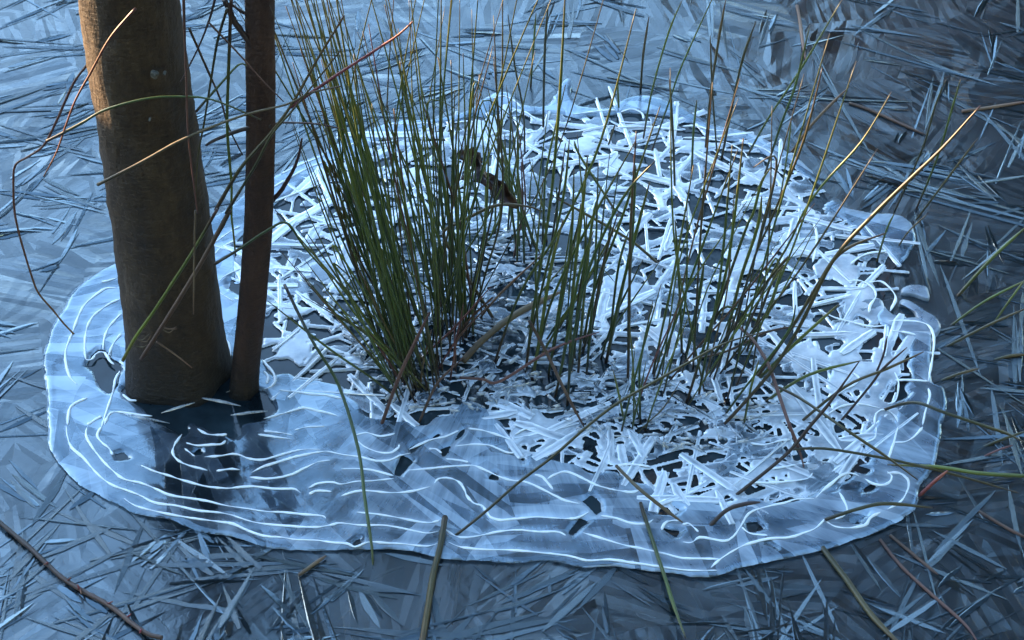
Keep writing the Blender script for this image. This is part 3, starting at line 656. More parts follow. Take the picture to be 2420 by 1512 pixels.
def make_lattice():
    g = Grid(LAT.min(0)-0.02, LAT.max(0)+0.02, 0.0014)
    phi = np.full(len(g.P), 0.05); k = 0.0013
    ph = phi.reshape(g.ny, g.nx)
    def window(c, rad):
        i0 = max(int((c[0]-rad-g.X[0])/g.h), 0); i1 = min(int((c[0]+rad-g.X[0])/g.h)+2, g.nx)
        j0 = max(int((c[1]-rad-g.Y[0])/g.h), 0); j1 = min(int((c[1]+rad-g.Y[0])/g.h)+2, g.ny)
        return slice(j0, j1), slice(i0, i1)
    def merge(sl, d):
        a = ph[sl]; h = np.clip(0.5+0.5*(d-a)/k, 0, 1)
        ph[sl] = d*(1-h)+a*h-k*h*(1-h)
    for x, y, an, L, w, t, wet in STR:
        sl = window((x, y), L/2+0.03)
        yy, xx = np.meshgrid(g.Y[sl[0]], g.X[sl[1]], indexing='ij')
        u = (xx-x)*math.cos(an)+(yy-y)*math.sin(an); q = -(xx-x)*math.sin(an)+(yy-y)*math.cos(an)
        du = np.abs(u)-L/2; dq = np.abs(q)-w/2
        d = np.hypot(np.maximum(du, 0), np.maximum(dq, 0))+np.minimum(np.maximum(du, dq), 0)
        merge(sl, d)
    for c, rx, ry, a in PLATES:
        sl = window(c, max(rx, ry)*1.6)
        yy, xx = np.meshgrid(g.Y[sl[0]], g.X[sl[1]], indexing='ij')
        th = np.arctan2((yy-c[1])/ry, (xx-c[0])/rx); rr = np.hypot((xx-c[0])/rx, (yy-c[1])/ry)
        d = (rr-1-0.18*np.sin(3*th+a*2)-0.12*np.sin(5*th+a)-0.06*np.sin(9*th))*min(rx, ry)
        merge(sl, d)
    phi = ph.ravel()+0.0005*(vnoise(g.P, 220, 8)-0.5)
    z = ZS-0.0005+0.0026*(vnoise(g.P, 14, 11)-0.5)+0.0007*(vnoise(g.P, 60, 12)-0.5)
    v, f, us = g.sheet(phi, z, 0.002, 0.0018, True)
    obj('lattice', mesh('lattice', v, f, MAT['web'], True, {'rim': np.clip(1+np.minimum(phi[us], 0)/0.0015, 0, 1)}), shelf)
make_lattice()
def make_panes():                              # thin clear panes grown between the blades, a little lower
    g = Grid(LAT.min(0)-0.01, LAT.max(0)+0.01, 0.002)
    wet = np.clip(sdf(g.P, WET)/0.02, -1, 1)
    n = 0.6*vnoise(g.P, 42, 51)+0.4*vnoise(g.P*np.array([1, 1.6]), 95, 52)
    phi = np.maximum((0.62-0.05*wet-n)*0.02, sdf(g.P, LAT)+0.002)
    z = ZS-0.0012+0.0014*(vnoise(g.P, 30, 53)-0.5)
    v, f, us = g.sheet(phi, z, 0.0016, 0.0006, True)
    rim = 0.8*np.clip(1+np.minimum(phi[us], 0)/0.0011, 0, 1)
    lab = np.arange(len(v))                      # one part for each separate pane
    while True:
        m_ = lab[f].min(1); new = lab.copy(); np.minimum.at(new, f.ravel(), np.repeat(m_, 4)); new = new[new]
        if (new == lab).all(): break
        lab = new
    fl = lab[f[:, 0]]; ids, cnt = np.unique(fl, return_counts=True)
    for i_ in ids[np.argsort(-cnt)][:160]:
        ff = f[fl == i_]; u, inv = np.unique(ff, return_inverse=True)
        if len(ff) > 10: obj('pane', mesh('pane', v[u], inv.reshape(-1, 4), MAT['pane'], True, {'rim': rim[u]}), shelf)
make_panes()
def zlat(p):
    return ZS-0.0005+0.0026*(vnoise(p, 14, 11)-0.5)
def blade_mesh(k):
    r = np.random.default_rng(300+k); n = 6; xs = np.linspace(-0.5, 0.5, n); v = []; f = []
    for i in range(n):
        w = 0.5*(1+r.uniform(-0.1, 0.05)); c = 0.03*r.standard_normal()
        if i in (0, n-1): w *= r.uniform(0.35, 0.9)
        b = r.uniform(0.1, 0.2)
        dz = 0.15*r.uniform(-1, 1)
        v += [(xs[i], c-w, -0.6+dz), (xs[i], c-w+b*0.3, 0.3+dz), (xs[i], c-w+b*1.5, 1.0+dz), (xs[i], c, 0.7+dz), (xs[i], c+w-b*1.5, 1.0+dz), (xs[i], c+w-b*0.3, 0.3+dz), (xs[i], c+w, -0.6+dz)]
    for i in range(n-1):
        for j in range(6): f.append((i*7+j, (i+1)*7+j, (i+1)*7+j+1, i*7+j+1))
    f += [tuple(range(7)), tuple((n-1)*7+j for j in range(6, -1, -1))]
    return mesh('blade', v, f, MAT['blade'], False, {'rim': [1, 1, 0.5, 0, 0.5, 1, 1]*n})
BLM = [blade_mesh(k) for k in range(14)]
def shard_mesh(k):
    r = np.random.default_rng(700+k); n = int(r.integers(4, 8)); a = np.sort(r.uniform(0, 2*math.pi, n)+np.arange(n)*2*math.pi/n*0.6)
    q = r.uniform(0.55, 1.1, n); x, y = 0.5*q*np.cos(a), 0.5*q*np.sin(a); dz = r.uniform(-0.5, 0.5, n)
    v = [(0, 0, 1.0)]+[(x[i]*0.8, y[i]*0.8, 0.8+dz[i]*0.5) for i in range(n)]+[(x[i], y[i], 0.1+dz[i]*0.5) for i in range(n)]+[(x[i]*0.9, y[i]*0.9, -0.7) for i in range(n)]
    f = [(0, 1+i, 1+(i+1) % n) for i in range(n)]
    for b in (0, 1): f += [(1+b*n+i, 1+(b+1)*n+i, 1+(b+1)*n+(i+1) % n, 1+b*n+(i+1) % n) for i in range(n)]
    return mesh('shard', v, f, MAT['chip'], k % 2 == 0)
def place_blades():
    r = np.random.default_rng(5)
    B = STR[STR[:, 6] == 0]; W = STR[STR[:, 6] == 1]
    o = np.argsort(-(B[:, 3]*B[:, 4])); B = B[o]
    zb = zlat(B[:, :2])
    for i, b in enumerate(B[:300]):
        if r.random() < 0.45: continue            # some strips are only webbing
        ob = bpy.data.objects.new('blade', BLM[i % 14]); COL.objects.link(ob); ob.parent = shelf
        ob.matrix_parent_inverse = Matrix.Translation(-shelf.location)
        ob.matrix_basis = Matrix.Translation((b[0], b[1], zb[i]+r.uniform(0.0001, 0.0006))) @ Matrix.Rotation(b[2], 4, 'Z') @ Matrix.Rotation(r.normal(0, 0.025), 4, 'Y') @ Matrix.Rotation(r.normal(0, 0.05), 4, 'X') @ Matrix.Diagonal((b[3], b[4]*0.97, b[5]*0.25, 1))
    # small chips frozen round the stems
    SHM = [shard_mesh(q) for q in range(12)]
    VV = []; FF = []; base = 0
    C = list(W)
    cand = r.uniform(WET.min(0), WET.max(0), (2600, 2)); cand = cand[sdf(cand, WET) < 0.004]
    for p in cand[:560]:
        C.append((p[0], p[1], r.normal(0, 0.8), r.uniform(12, 48)*PX, r.uniform(7, 20)*PX, r.uniform(0.001, 0.0024), 1))
    SL = [needle_mesh('sliver', 80+q, MAT['chip']) for q in range(4)]; nC = len(C)
    for px, py, a_, L_ in ((425, 975, 0.5, 50), (520, 962, -0.25, 60), (590, 990, 0.12, 50), (350, 1004, -0.1, 60), (560, 925, 0.3, 30)):
        p = G(px, py); C.append((p[0], p[1], a_, L_*1.7*PX, 5.5*PX, 0.0018, 1))
    for i, b in enumerate(C):
        M = Matrix.Translation((b[0], b[1], ZS+r.uniform(-0.002, 0.005))) @ Matrix.Rotation(b[2], 4, 'Z') @ Matrix.Rotation(r.normal(0, 0.12), 4, 'Y') @ Matrix.Rotation(r.normal(0, 0.3), 4, 'X') @ Matrix.Diagonal((b[3], b[4], b[5], 1))
        M = np.array(M); m_ = SHM[i % 12] if i < nC else SL[i % 4]
        v = np.array([p.co for p in m_.vertices])@M[:3, :3].T+M[:3, 3]
        VV.append(v); FF += [tuple(base+q for q in p.vertices) for p in m_.polygons]; base += len(v)
    tag(obj('ice_chips', mesh('ice_chips', np.concatenate(VV), FF, MAT['chip']), shelf), kind='stuff')
place_blades()
def floe(pts, label):
    P = crom([G(x, y, 0.0035) for x, y in pts], 5, True); c = P.mean(0); n = len(P)
    v = [(c[0], c[1], 0.0044)]+[tuple(c+(q-c)*0.8+np.array([0, 0, 0.0007])) for q in P]+[tuple(q) for q in P]+[tuple(q-np.array([0, 0, 0.004])) for q in P]
    f = [(0, 1+i, 1+(i+1) % n) for i in range(n)]
    for a in (0, 1): f += [(1+a*n+i, 1+(a+1)*n+i, 1+(a+1)*n+(i+1) % n, 1+a*n+(i+1) % n) for i in range(n)]
    o = obj('ice_floe', mesh('ice_floe', v, f, MAT['plate'])); return tag(o, label, 'ice floe')
floe(Z(1,2,[(1550,560),(1570,520),(1640,505),(1720,515),(1745,560),(1740,605),(1640,575)]), 'small half-moon plate of ice lying loose off the right edge of the shelf')
floe(Z(1,2,[(1535,640),(1555,610),(1620,625),(1720,690),(1800,740),(1830,800),(1810,850),(1780,860),(1740,790),(1670,745),(1640,690),(1590,650)]), 'curved claw-shaped plate of ice against the right edge of the shelf')

# ------------------------------------------------------------------ the two young trees
def trunk_mesh(base, top, r0, r1, rtop, mat, seed, wob):
    n, s = 90, 40; v = []; r = np.random.default_rng(seed)
    base = np.array(base); top = np.array(top); d = top-base
    ext = 2.6/d[2] if d[2] > 0 else 3
    ts = np.concatenate([np.linspace(-0.04/d[2], 1.15, 70), np.linspace(1.2, ext, 20)])
    ph = r.uniform(0, 6, 8)
    for t in ts:
        c = base+d*t; c[0] += wob*0.004*math.sin(t*4+ph[0]); c[1] += wob*0.004*math.sin(t*3+ph[1])
        zc = c[2]
        rad = r0*(1-t)+r1*t if t < 1 else r1+(rtop-r1)*(t-1)/(ext-1)
        fl = math.exp(-max(zc, 0)/0.018); rad *= 1+0.12*fl
        for k in range(s):
            a = 2*math.pi*k/s
            q = rad*(1+0.025*math.sin(2*a+ph[2]+t*1.5)+0.022*math.sin(3*a+ph[3]+t*3)+0.014*math.sin(5*a+ph[4]-t*9)+0.01*math.sin(7*a+ph[5]+t*23)+0.008*math.sin(4*a-t*41+ph[6])+0.07*fl*math.sin(5*a+ph[7])+0.008*r.standard_normal())
            v.append((c[0]+q*math.cos(a), c[1]+q*math.sin(a), zc))
    m = len(ts)
    f = [(i*s+k, i*s+(k+1) % s, (i+1)*s+(k+1) % s, (i+1)*s+k) for i in range(m-1) for k in range(s)]
    f.append(tuple((m-1)*s+k for k in range(s)))
    return mesh('trunk', v, f, mat), base, d, ext
def width(xl, xr, y, Y):
    return abs(V(xr, y, Y)[0]-V(xl, y, Y)[0])/2
b1 = G(414, 884); t1 = V(316, 0, b1[1]+0.0)
tree1 = tag(empty('tree', tuple(b1)), 'thick olive-brown tree trunk at the left, sunlit orange along its left side', 'tree')
m1, _, d1, e1 = trunk_mesh(b1, t1, width(290, 528, 850, b1[1]-0.0), width(200, 432, 0, b1[1]), 0.03, MAT['bark'], 3, 1.0)
obj('trunk', m1, tree1)
b2 = G(582, 926); t2 = V(617, 0, b2[1])
tree2 = tag(empty('tree', tuple(b2)), 'slender reddish-brown tree trunk standing close beside the thick trunk', 'tree')
m2, _, d2, e2 = trunk_mesh(b2, t2, width(550, 616, 880, b2[1]), width(583, 652, 0, b2[1]), 0.012, MAT['bark2'], 4, 1.3)
obj('trunk', m2, tree2)
def twig(name, path, r0, r1, mat, parent=None, n=6, sides=6, jit=0.08):
    P = crom(path, n); v, f, t = tube(P, np.linspace(r0, r1, len(P)), sides, 1, jit)
    return obj(name, mesh(name, v, f, mat, True, {'t': t}), parent)
def crown(tree, base, d, ext, seed, nb):
    r = np.random.default_rng(seed)
    for k in range(nb):
        t = 1.25+(ext-1.3)*k/nb+r.uniform(0, 0.08); p = np.array(base)+np.array(d)*min(t, ext-0.02)
        a = r.uniform(0, 6.28); L = r.uniform(0.4, 0.8)
        q = [p]; dirv = np.array([math.cos(a)*0.8, math.sin(a)*0.8, 0.75])
        for j in range(4):
            dirv = dirv+r.normal(0, 0.18, 3); q.append(q[-1]+dirv*L/4)
        b = twig('branch', q, 0.009, 0.002, MAT['dark'], tree)
        for j in range(5):
            s0 = q[1+j % 4]; dv = r.normal(0, 0.5, 3)+dirv*0.5
            twig('twig', [s0, s0+dv*0.12, s0+dv*0.24+np.array([0, 0, 0.05])], 0.003, 0.0008, MAT['dark'], b, 3, 4)
crown(tree1, b1, d1, e1, 41, 14); crown(tree2, b2, d2, e2, 42, 8)
# snags and marks on the stems
Yf1 = b1[1]-0.05; Y2 = b2[1]
twig('branch', [V(x, y, Y2) for x, y in Z(0,0,[(1890,1462),(1925,1425),(2000,1340),(2080,1200),(2120,1090),(2140,980)])], 0.0028, 0.0008, MAT['dark'], tree2)
twig('branch', [V(x, y, Y2-0.01) for x, y in Z(0,0,[(1590,0),(1620,60),(1660,150),(1760,290),(1800,350)])], 0.0024, 0.003, MAT['dark'], tree2)
twig('branch', [V(x, y, Y2-0.012) for x, y in Z(0,0,[(1920,890),(1750,910),(1600,960),(1500,1005),(1460,1030)])], 0.0022, 0.001, MAT['dark'], tree2)
twig('branch', [V(x, y, Y2) for x, y in Z(0,0,[(1640,30),(1700,75),(1765,110)])], 0.001, 0.0015, MAT['dark'], tree2)
def blotch(tree, x, y, Y, rx, ry, seed):
    r = np.random.default_rng(seed); c = V(x, y, Y); n = 12; v = [c+np.array([0, -0.0012, 0])]
    for k in range(n):
        a = k*2*math.pi/n; q = r.uniform(0.7, 1.15); v.append(c+np.array([rx*q*math.cos(a), 0.0, ry*q*math.sin(a)]))
    for k in range(n):
        v.append(v[1+k]+np.array([0, 0.004, 0]))
    f = [(0, 1+k, 1+(k+1) % n) for k in range(n)]+[(1+k, 1+n+k, 1+n+(k+1) % n, 1+(k+1) % n) for k in range(n)]
    obj('lichen', mesh('lichen', v, f, MAT['lichen'], False), tree)
for i, (zx, zy, s) in enumerate([(1095, 535, .8), (1165, 528, .3), (1060, 855, .25)]):
    zx = zx/3; zy = zy/3
    blotch(tree1, zx, zy, b1[1]-math.sqrt(max(0.0475**2-((zx-(414-98*(884-zy)/884))*PX)**2, 0))*1.01, 0.0042*s, 0.0042*s, i)

# ------------------------------------------------------------------ rushes
def stem(parent, pts, r0, mat, lean=0.0, tip=0.35, name='stem', Y0=None, h=None, n=5, sides=6):
    """pts in the photograph: the first is the foot on the ice; lean moves the top in depth; h: height profile of a stem lying low"""
    k = len(pts)
    if h is not None:
        P = [G(x, y, h[i] if not isinstance(h, (int, float)) else h) for i, (x, y) in enumerate(pts)]
    else:
        p0 = G(*pts[0]) if Y0 is None else None
        Yb = p0[1] if Y0 is None else Y0
        P = [V(x, y, Yb+lean*(abs(y-pts[0][1])*PX)) for x, y in pts]
        if Y0 is None: P[0] = p0-np.array([0, 0, 0.004])
    P = crom(P, n); N = len(P); t = np.linspace(0, 1, N)
    rad = r0*np.where(t < 0.75, 1, 1-(1-tip)*(t-0.75)/0.25)
    v, f, tt = tube(P, rad, sides, 1, 0.03)
    return obj(name, mesh(name, v, f, mat, True, {'t': tt}), parent)
def tussock(name, foot, label):
    return tag(empty(name, tuple(G(*foot))), label, 'rush clump')
def bundle(parent, n, c, rx, ry, tipx, tipy, seed, lean=(-0.1, 0.25), r=(0.0007, 0.0012), olive=0.14, cut=None, bend=25, dead=0.04):
    q = np.random.default_rng(seed)
    for i in range(n):
        a = q.uniform(0, 6.28); s = math.sqrt(q.random()); bx, by = c[0]+rx*s*math.cos(a), c[1]+ry*s*math.sin(a)
        f = (bx-c[0])/max(rx, 1)*0.3+0.5+q.normal(0, 0.33)
        tx = tipx[0]+(tipx[1]-tipx[0])*min(max(f, -0.2), 1.2); ty = q.uniform(*tipy)
        if cut and q.random() < cut:
            k = q.uniform(0.35, 0.8); tx, ty = bx+(tx-bx)*k, by+(ty-by)*k
        b = q.normal(0, bend)
        mid = ((bx+tx)/2+b, (by+ty)/2); m1_ = (bx*0.78+tx*0.22+b*0.55, by*0.78+ty*0.22)
        mat = MAT['olive'] if q.random() < olive else MAT['green']
        if q.random() < dead: mat = MAT['brown'] if q.random() < 0.6 else MAT['straw']
        pl = [(bx, by), m1_, mid, (tx, ty)]
        if q.random() < 0.08 and ty > -20:       # broken over near the tip
            pl = pl[:3]+[((mid[0]+tx)/2, (mid[1]+ty)/2), ((mid[0]+tx)/2+q.normal(0, 40), (mid[1]+ty)/2+q.uniform(10, 60))]
        stem(parent, pl, q.uniform(*r), mat, q.uniform(*lean))
A = tussock('rush_clump', (1000, 900), 'dense tuft of dark green rushes leaning left from the middle of the ice')
bundle(A, 44, (1000, 870), 75, 85, (570, 900), (-160, 20), 1, cut=0.35)
bundle(A, 16, (985, 930), 45, 40, (660, 800), (430, 720), 2, bend=12)
bundle(A, 20, (960, 860), 60, 50, (690, 900), (100, 420), 12, bend=14)
bundle(A, 26, (1030, 800), 80, 90, (740, 1330), (-170, 120), 33, bend=45, r=(0.0006, 0.001), olive=0.3)
bundle(A, 8, (1010, 890), 80, 60, (820, 1180), (640, 800), 31, bend=22, dead=0.85, r=(0.0007, 0.0012))
B = tussock('rush_clump', (1080, 760), 'upright tuft of tall green rushes just right of the dense leaning tuft')
bundle(B, 30, (1080, 765), 60, 55, (890, 1120), (-120, 330), 3)
bundle(B, 5, (1090, 770), 70, 50, (980, 1240), (560, 680), 32, bend=18, dead=0.8, r=(0.0007, 0.0012))
Cc = tussock('rush_clump', (1230, 590), 'loose tuft of short rushes in the white ice behind the upright tuft')
bundle(Cc, 26, (1225, 590), 85, 40, (1120, 1300), (180, 430), 4, bend=10)
D = tussock('rush_clump', (1330, 880), 'open tuft of rushes fanning upward near the centre of the ice')
for p in [[(1240,885),(1262,720),(1300,480),(1322,230),(1336,-30)], [(1258,880),(1300,720),(1370,570),(1503,330)], [(1165,860),(1230,690),(1330,530),(1420,330),(1503,20)],
          [(1345,890),(1352,700),(1375,500),(1388,370)], [(1365,890),(1380,700),(1400,520),(1422,440)], [(1310,940),(1340,800),(1370,640),(1402,545)], [(1430,860),(1460,720),(1500,560),(1535,430)],
          [(1485,870),(1486,700),(1497,500),(1502,390)], [(1255,900),(1275,800),(1300,640),(1330,520)], [(1340,960),(1352,820),(1390,640),(1470,470),(1548,380)], [(1325,870),(1345,760),(1360,620),(1372,480)],
          [(1375,830),(1400,700),(1460,540),(1560,250)], [(1300,860),(1330,700),(1350,560),(1356,400)], [(1250,800),(1290,640),(1330,470),(1345,330)]]:
    stem(D, p, rng.uniform(0.0012, 0.0017), MAT['green'], rng.uniform(-0.05, 0.2))
bundle(D, 14, (1330, 830), 100, 70, (1330, 1560), (300, 620), 6, bend=10)
E_ = tussock('rush_clump', (1660, 940), 'spreading tuft of rushes leaning right in the right half of the ice')
for p in [Z(1,2,[(20,1350),(180,850),(300,450),(370,0)])+Z(0,2,[(430,980)]), Z(1,2,[(20,1010),(110,620),(150,360)]), Z(1,2,[(200,800),(440,130),(500,0)])+Z(0,2,[(560,1290),(625,1190)]),
          Z(1,2,[(280,1000),(400,500),(530,100),(560,-120)]), Z(1,2,[(290,1130),(480,400),(620,60)])+Z(0,2,[(820,1100),(900,850),(990,480)]),
          Z(1,2,[(430,850),(620,450),(760,200)])+Z(0,2,[(860,1500),(1000,1300),(1270,1000),(1480,650)]), Z(1,2,[(440,1000),(620,520),(710,370)]), Z(1,2,[(580,760),(640,600),(710,370)]),
          Z(1,2,[(430,1510),(480,1250),(540,1040)]), Z(1,2,[(500,1190),(800,920),(1110,640)]), Z(1,2,[(270,1450),(430,1250),(740,850),(800,650)]), Z(1,2,[(550,1340),(880,1150),(1260,1045)]),
          Z(1,1,[(1500,990),(1560,600),(1620,300),(1700,0)]), Z(1,1,[(1620,1150),(1680,750),(1720,400),(1740,0)]), Z(1,1,[(1700,1000),(1780,740),(1870,300),(1960,0)]), Z(1,1,[(1870,1060),(1960,700),(2050,250),(2130,0)]),
          Z(1,1,[(2030,1190),(2040,800),(2045,300),(2055,0)])+Z(0,1,[(2090,930)]), Z(1,1,[(2415,1010),(2400,600),(2365,50)]), Z(1,1,[(1650,1080),(1680,600),(1780,100)]), Z(1,1,[(1900,900),(1960,400),(2035,130)])]:
    stem(E_, p, rng.uniform(0.0011, 0.0017), MAT['green'] if rng.random() < 0.75 else MAT['olive'], rng.uniform(-0.05, 0.2))
bundle(E_, 22, (1660, 900), 130, 80, (1660, 2080), (60, 620), 7, bend=20, olive=0.3, r=(0.0007, 0.0012))
bundle(E_, 9, (1500, 1010), 60, 20, (1480, 1640), (600, 900), 17, bend=8)
F_ = tussock('rush_clump', (1700, 470), 'thin scattered rushes rising from the far edge of the white ice')
for p in [Z(0,1,[(1880,1050),(1940,880)]), Z(0,1,[(2135,1000),(2200,650),(2320,230)])+[(1612, 0)], Z(0,1,[(2190,1080),(2330,700),(2419,450)])+[(1700,-40)], Z(0,1,[(2365,1340),(2350,950),(2325,560)]),
          Z(0,2,[(160,1070),(200,650),(260,250),(305,0)]), Z(0,2,[(250,1130),(210,650),(195,250)]), Z(0,2,[(270,1140),(360,700),(430,400),(520,150)]), Z(0,2,[(430,1140),(600,850),(830,500),(1140,-20)]),
          Z(0,2,[(570,1260),(690,900),(800,600),(900,180)]), Z(0,2,[(65,1235),(75,950),(100,710)]), Z(0,2,[(690,1400),(740,1100),(770,850)]), Z(0,1,[(1960,1500),(1700,1120),(1650,1000)]),
          Z(0,1,[(1300,1090),(1290,800),(1230,470),(1180,100)]), Z(0,1,[(1340,620),(1360,350),(1380,90)]), Z(0,1,[(1430,930),(1440,400),(1465,30)]), Z(0,1,[(2120,640),(2140,380),(2180,120)]), Z(0,1,[(1970,790),(1955,560)])]:
    stem(F_, p, rng.uniform(0.0009, 0.0014), MAT['green'] if rng.random() < 0.7 else MAT['olive'], rng.uniform(0.0, 0.2))
H_ = tussock('rush_clump', (2560, 330), 'few thin olive rushes rising from dark ice beyond the right edge of the shelf')
H_.location = G(2130, 560)
for p in [Z(0,2,[(1490,1512),(1700,1050),(1790,750),(1870,560)]), Z(0,2,[(1650,1480),(1800,1130),(1900,800),(1970,560)]), Z(0,2,[(1640,1560),(1850,1300),(2090,980)]), Z(1,2,[(1370,350),(1440,130),(1500,0)]), Z(1,2,[(1510,250),(1600,130),(1740,0)])]:
    stem(H_, p, rng.uniform(0.0009, 0.0013), MAT['olive'] if rng.random() < 0.5 else MAT['green'], 0.1)

# ------------------------------------------------------------------ single stalks, twigs and leaves
def stalk(label, pts, r0, mat, cat='rush stalk', name='rush_stalk', **kw):
    o = stem(None, pts, r0, MAT[mat], name=name, **kw); return tag(o, label, cat)
Yt = b1[1]
stalk('long rush leaning far right with a yellow and orange tip', [(1700,1008),(1819,881),(1889,771),(1969,614),(2063,508),(2146,427),(2229,347),(2316,250)], 0.0018, 'olive', lean=0.1)
stalk('rush crossing just under the long orange-tipped rush, ending in a red point', Z(1,2,[(500,1180),(760,830),(950,520),(1070,330),(1200,230),(1440,140)]), 0.0017, 'olive', lean=0.1)
stalk('snapped rush with a blunt orange end in the right of the lattice', Z(1,2,[(200,1010),(440,700),(640,430),(748,310)]), 0.0016, 'olive', lean=0.1, tip=1.0)
stalk('bent rush folded over to the lower right above the right lattice', Z(1,2,[(200,800),(318,660),(600,810),(820,920),(1000,1040)]), 0.0013, 'green', lean=0.0)
stalk('reddish stalk lying almost level across the rushes at right', Z(1,2,[(0,1040),(150,1020),(330,970),(600,840),(820,800)]), 0.0012, 'brown', lean=0.2)
stalk('rush lying from the lattice down over the right rim of the shelf', Z(1,2,[(630,1210),(830,1310),(1110,1500)])+Z(2,2,[(1260,90),(1440,210),(1670,380)]), 0.0014, 'olive', h=[.004,.03,.045,.04,.03,.012])
stalk('thin pointed rush slanting up to the right across the right rim', Z(1,2,[(800,1490),(1150,1230),(1450,1100),(1710,980)]), 0.0014, 'olive', lean=0.2)
stalk('dark rush rising steeply beside the right rim of the shelf', Z(1,2,[(1090,1490),(1330,1220),(1420,1100),(1590,950)]), 0.0013, 'dark', lean=0.2)
stalk('short upright dark spike standing in the right rim', Z(1,2,[(1360,1140),(1420,1010),(1450,870)]), 0.0012, 'dark', lean=0.0)
stalk('kinked rush bowed over the right rim towards the edge of the picture', Z(1,2,[(1430,1390),(1640,1340),(1850,1410),(2150,1512)])+Z(2,2,[(2300,50),(2440,120)]), 0.0015, 'olive', h=[.004,.03,.035,.03,.02,.02])
stalk('dark curved stalk dropping through the right lattice to the lower rim', Z(1,2,[(350,760),(500,900),(610,1080),(680,1280),(760,1510)])+Z(2,2,[(820,150),(860,290)]), 0.0017, 'brown', h=[.05,.06,.06,.05,.04,.02,.005])
stalk('long dark stalk slanting up from the lower lattice, root clotted with ice', Z(2,2,[(320,510),(550,350),(750,180),(900,0)])+Z(1,2,[(1050,1330),(1250,1050)]), 0.0016, 'dark', lean=0.2)
stalk('short hooked dark stalk growing from a knot at the lower rim', Z(2,2,[(140,740),(300,600),(430,550),(550,535)]), 0.002, 'dark', lean=0.4)
stalk('arched rush lying over the lower right rim of the shelf', Z(2,2,[(1010,660),(1250,580),(1450,545),(1770,575)]), 0.0017, 'olive', h=[.008,.02,.02,.006])
stalk('thin rush lying over the right rim with its tip out on the pond', Z(2,2,[(780,160),(1000,155),(1300,200),(1600,260),(2000,360),(2380,470)]), 0.0013, 'olive', h=[.02,.025,.025,.02,.012,.004])
stalk('thick green rush reaching in level from the right edge onto the rim', Z(2,2,[(2500,355),(2419,350),(2100,330),(1800,285),(1450,270)]), 0.0018, 'green', h=[.03,.03,.025,.018,.01])
stalk('red stalk sticking out of the ice beyond the lower right rim', Z(2,2,[(1660,490),(1760,410),(1880,310)]), 0.0018, 'red', lean=0.3)
stalk('upper of two long rushes slanting in from the right edge', Z(1,2,[(1930,590),(2190,320),(2440,90)]), 0.0018, 'green', lean=0.5)
stalk('rush slanting in from the right edge, second from the top', Z(1,2,[(1870,800),(2130,630),(2440,470)]), 0.0013, 'green', lean=0.6)
stalk('rush crossing steeply between the long slanting ones at the right edge', Z(1,2,[(2180,800),(2300,640),(2440,450)]), 0.0011, 'green', lean=0.4)
stalk('longest rush slanting in from the right edge to the shelf', Z(1,2,[(1820,950),(2150,800),(2440,670)]), 0.0014, 'olive', lean=0.6)
stalk('short stalk lying nearly level at the right edge', Z(1,2,[(2150,1040),(2300,1015),(2440,1000)]), 0.0016, 'olive', lean=0.9)
stalk('short stalk starting at the rim, beneath the slanting rushes on the right', Z(1,2,[(1770,1190),(1950,1140),(2100,1100)]), 0.0014, 'olive', lean=0.9)
stalk('upper short stalk at the right edge just above the level green rush', Z(2,2,[(2070,150),(2250,95),(2440,30)]), 0.0014, 'olive', lean=0.9)
stalk('lower short thin stalk at the right edge just above the level green rush', Z(2,2,[(2070,230),(2200,180),(2340,130)]), 0.001, 'brown', lean=0.9)
stalk('thick straw-coloured stalk frozen in at the bottom, running out of the picture', Z(2,1,[(735,640),(700,850),(650,1050),(610,1300),(560,1600)]), 0.0027, 'olive', h=[.009,.008,.003,.004,.006], tip=1.0)
stalk('long brown stalk slanting from the front ice up to the right', Z(2,1,[(740,800),(1000,620),(1250,400),(1500,210),(1740,0)])+Z(1,1,[(1950,1350),(2190,1210),(2419,1080)])+Z(1,2,[(300,920),(620,830)]), 0.0013, 'olive', lean=0.25)
stalk('thin green rush bending down across the front ice to its outer edge', [(672,672),(735,800),(800,910),(846,1060),(862,1180),(878,1290),(881,1345)], 0.0015, 'green', h=[.13,.11,.08,.05,.03,.01,-.003])
stalk('straw stalk lying down across the lower middle rim', Z(2,1,[(1950,280),(2100,430),(2260,560),(2419,680)]), 0.0017, 'straw', h=[.012,.03,.02,.01])
stalk('brown stalk bent sharply in the middle of the rushes', Z(1,1,[(1110,780),(1000,620),(880,430),(722,155),(850,60),(960,0)])+Z(0,1,[(1080,1460),(1200,1450),(1350,1470),(1420,1500)]), 0.0016, 'straw', lean=0.15)
stalk('dead rush slanting down to the right into the white lattice', Z(1,1,[(2290,375),(2100,230),(1950,130),(1740,10),(1500,-120)]), 0.0015, 'olive', lean=0.1)
stalk('broad pale dead grass blade lying across the centre of the ice', Z(1,1,[(860,1050),(1000,900),(1200,740),(1380,640),(1550,560)]), 0.0035, 'straw', h=[.01,.02,.025,.02,.012])
stalk('upright brown stalk left of the dense tuft foot', Z(1,1,[(270,1512),(400,1180),(500,960),(625,700)]), 0.0017, 'brown', lean=0.0)
stalk('kinked brown stalk lying level then rising right at the tuft foot', Z(1,1,[(840,1165),(1000,1175),(1125,1190),(1500,960),(1830,840)]), 0.0014, 'brown', h=[.02,.025,.02,.06,.075])
stalk('short brown stalk propped at the foot of the dense tuft', Z(1,1,[(540,1490),(620,1320),(700,1180),(870,1020)]), 0.0013, 'brown', lean=0.0)
stalk('long brown stalk dropping forward from the tuft to the front lattice', Z(1,1,[(1330,760),(1450,980),(1600,1290),(1720,1512)]), 0.0016, 'brown', h=[.1,.07,.04,.006])
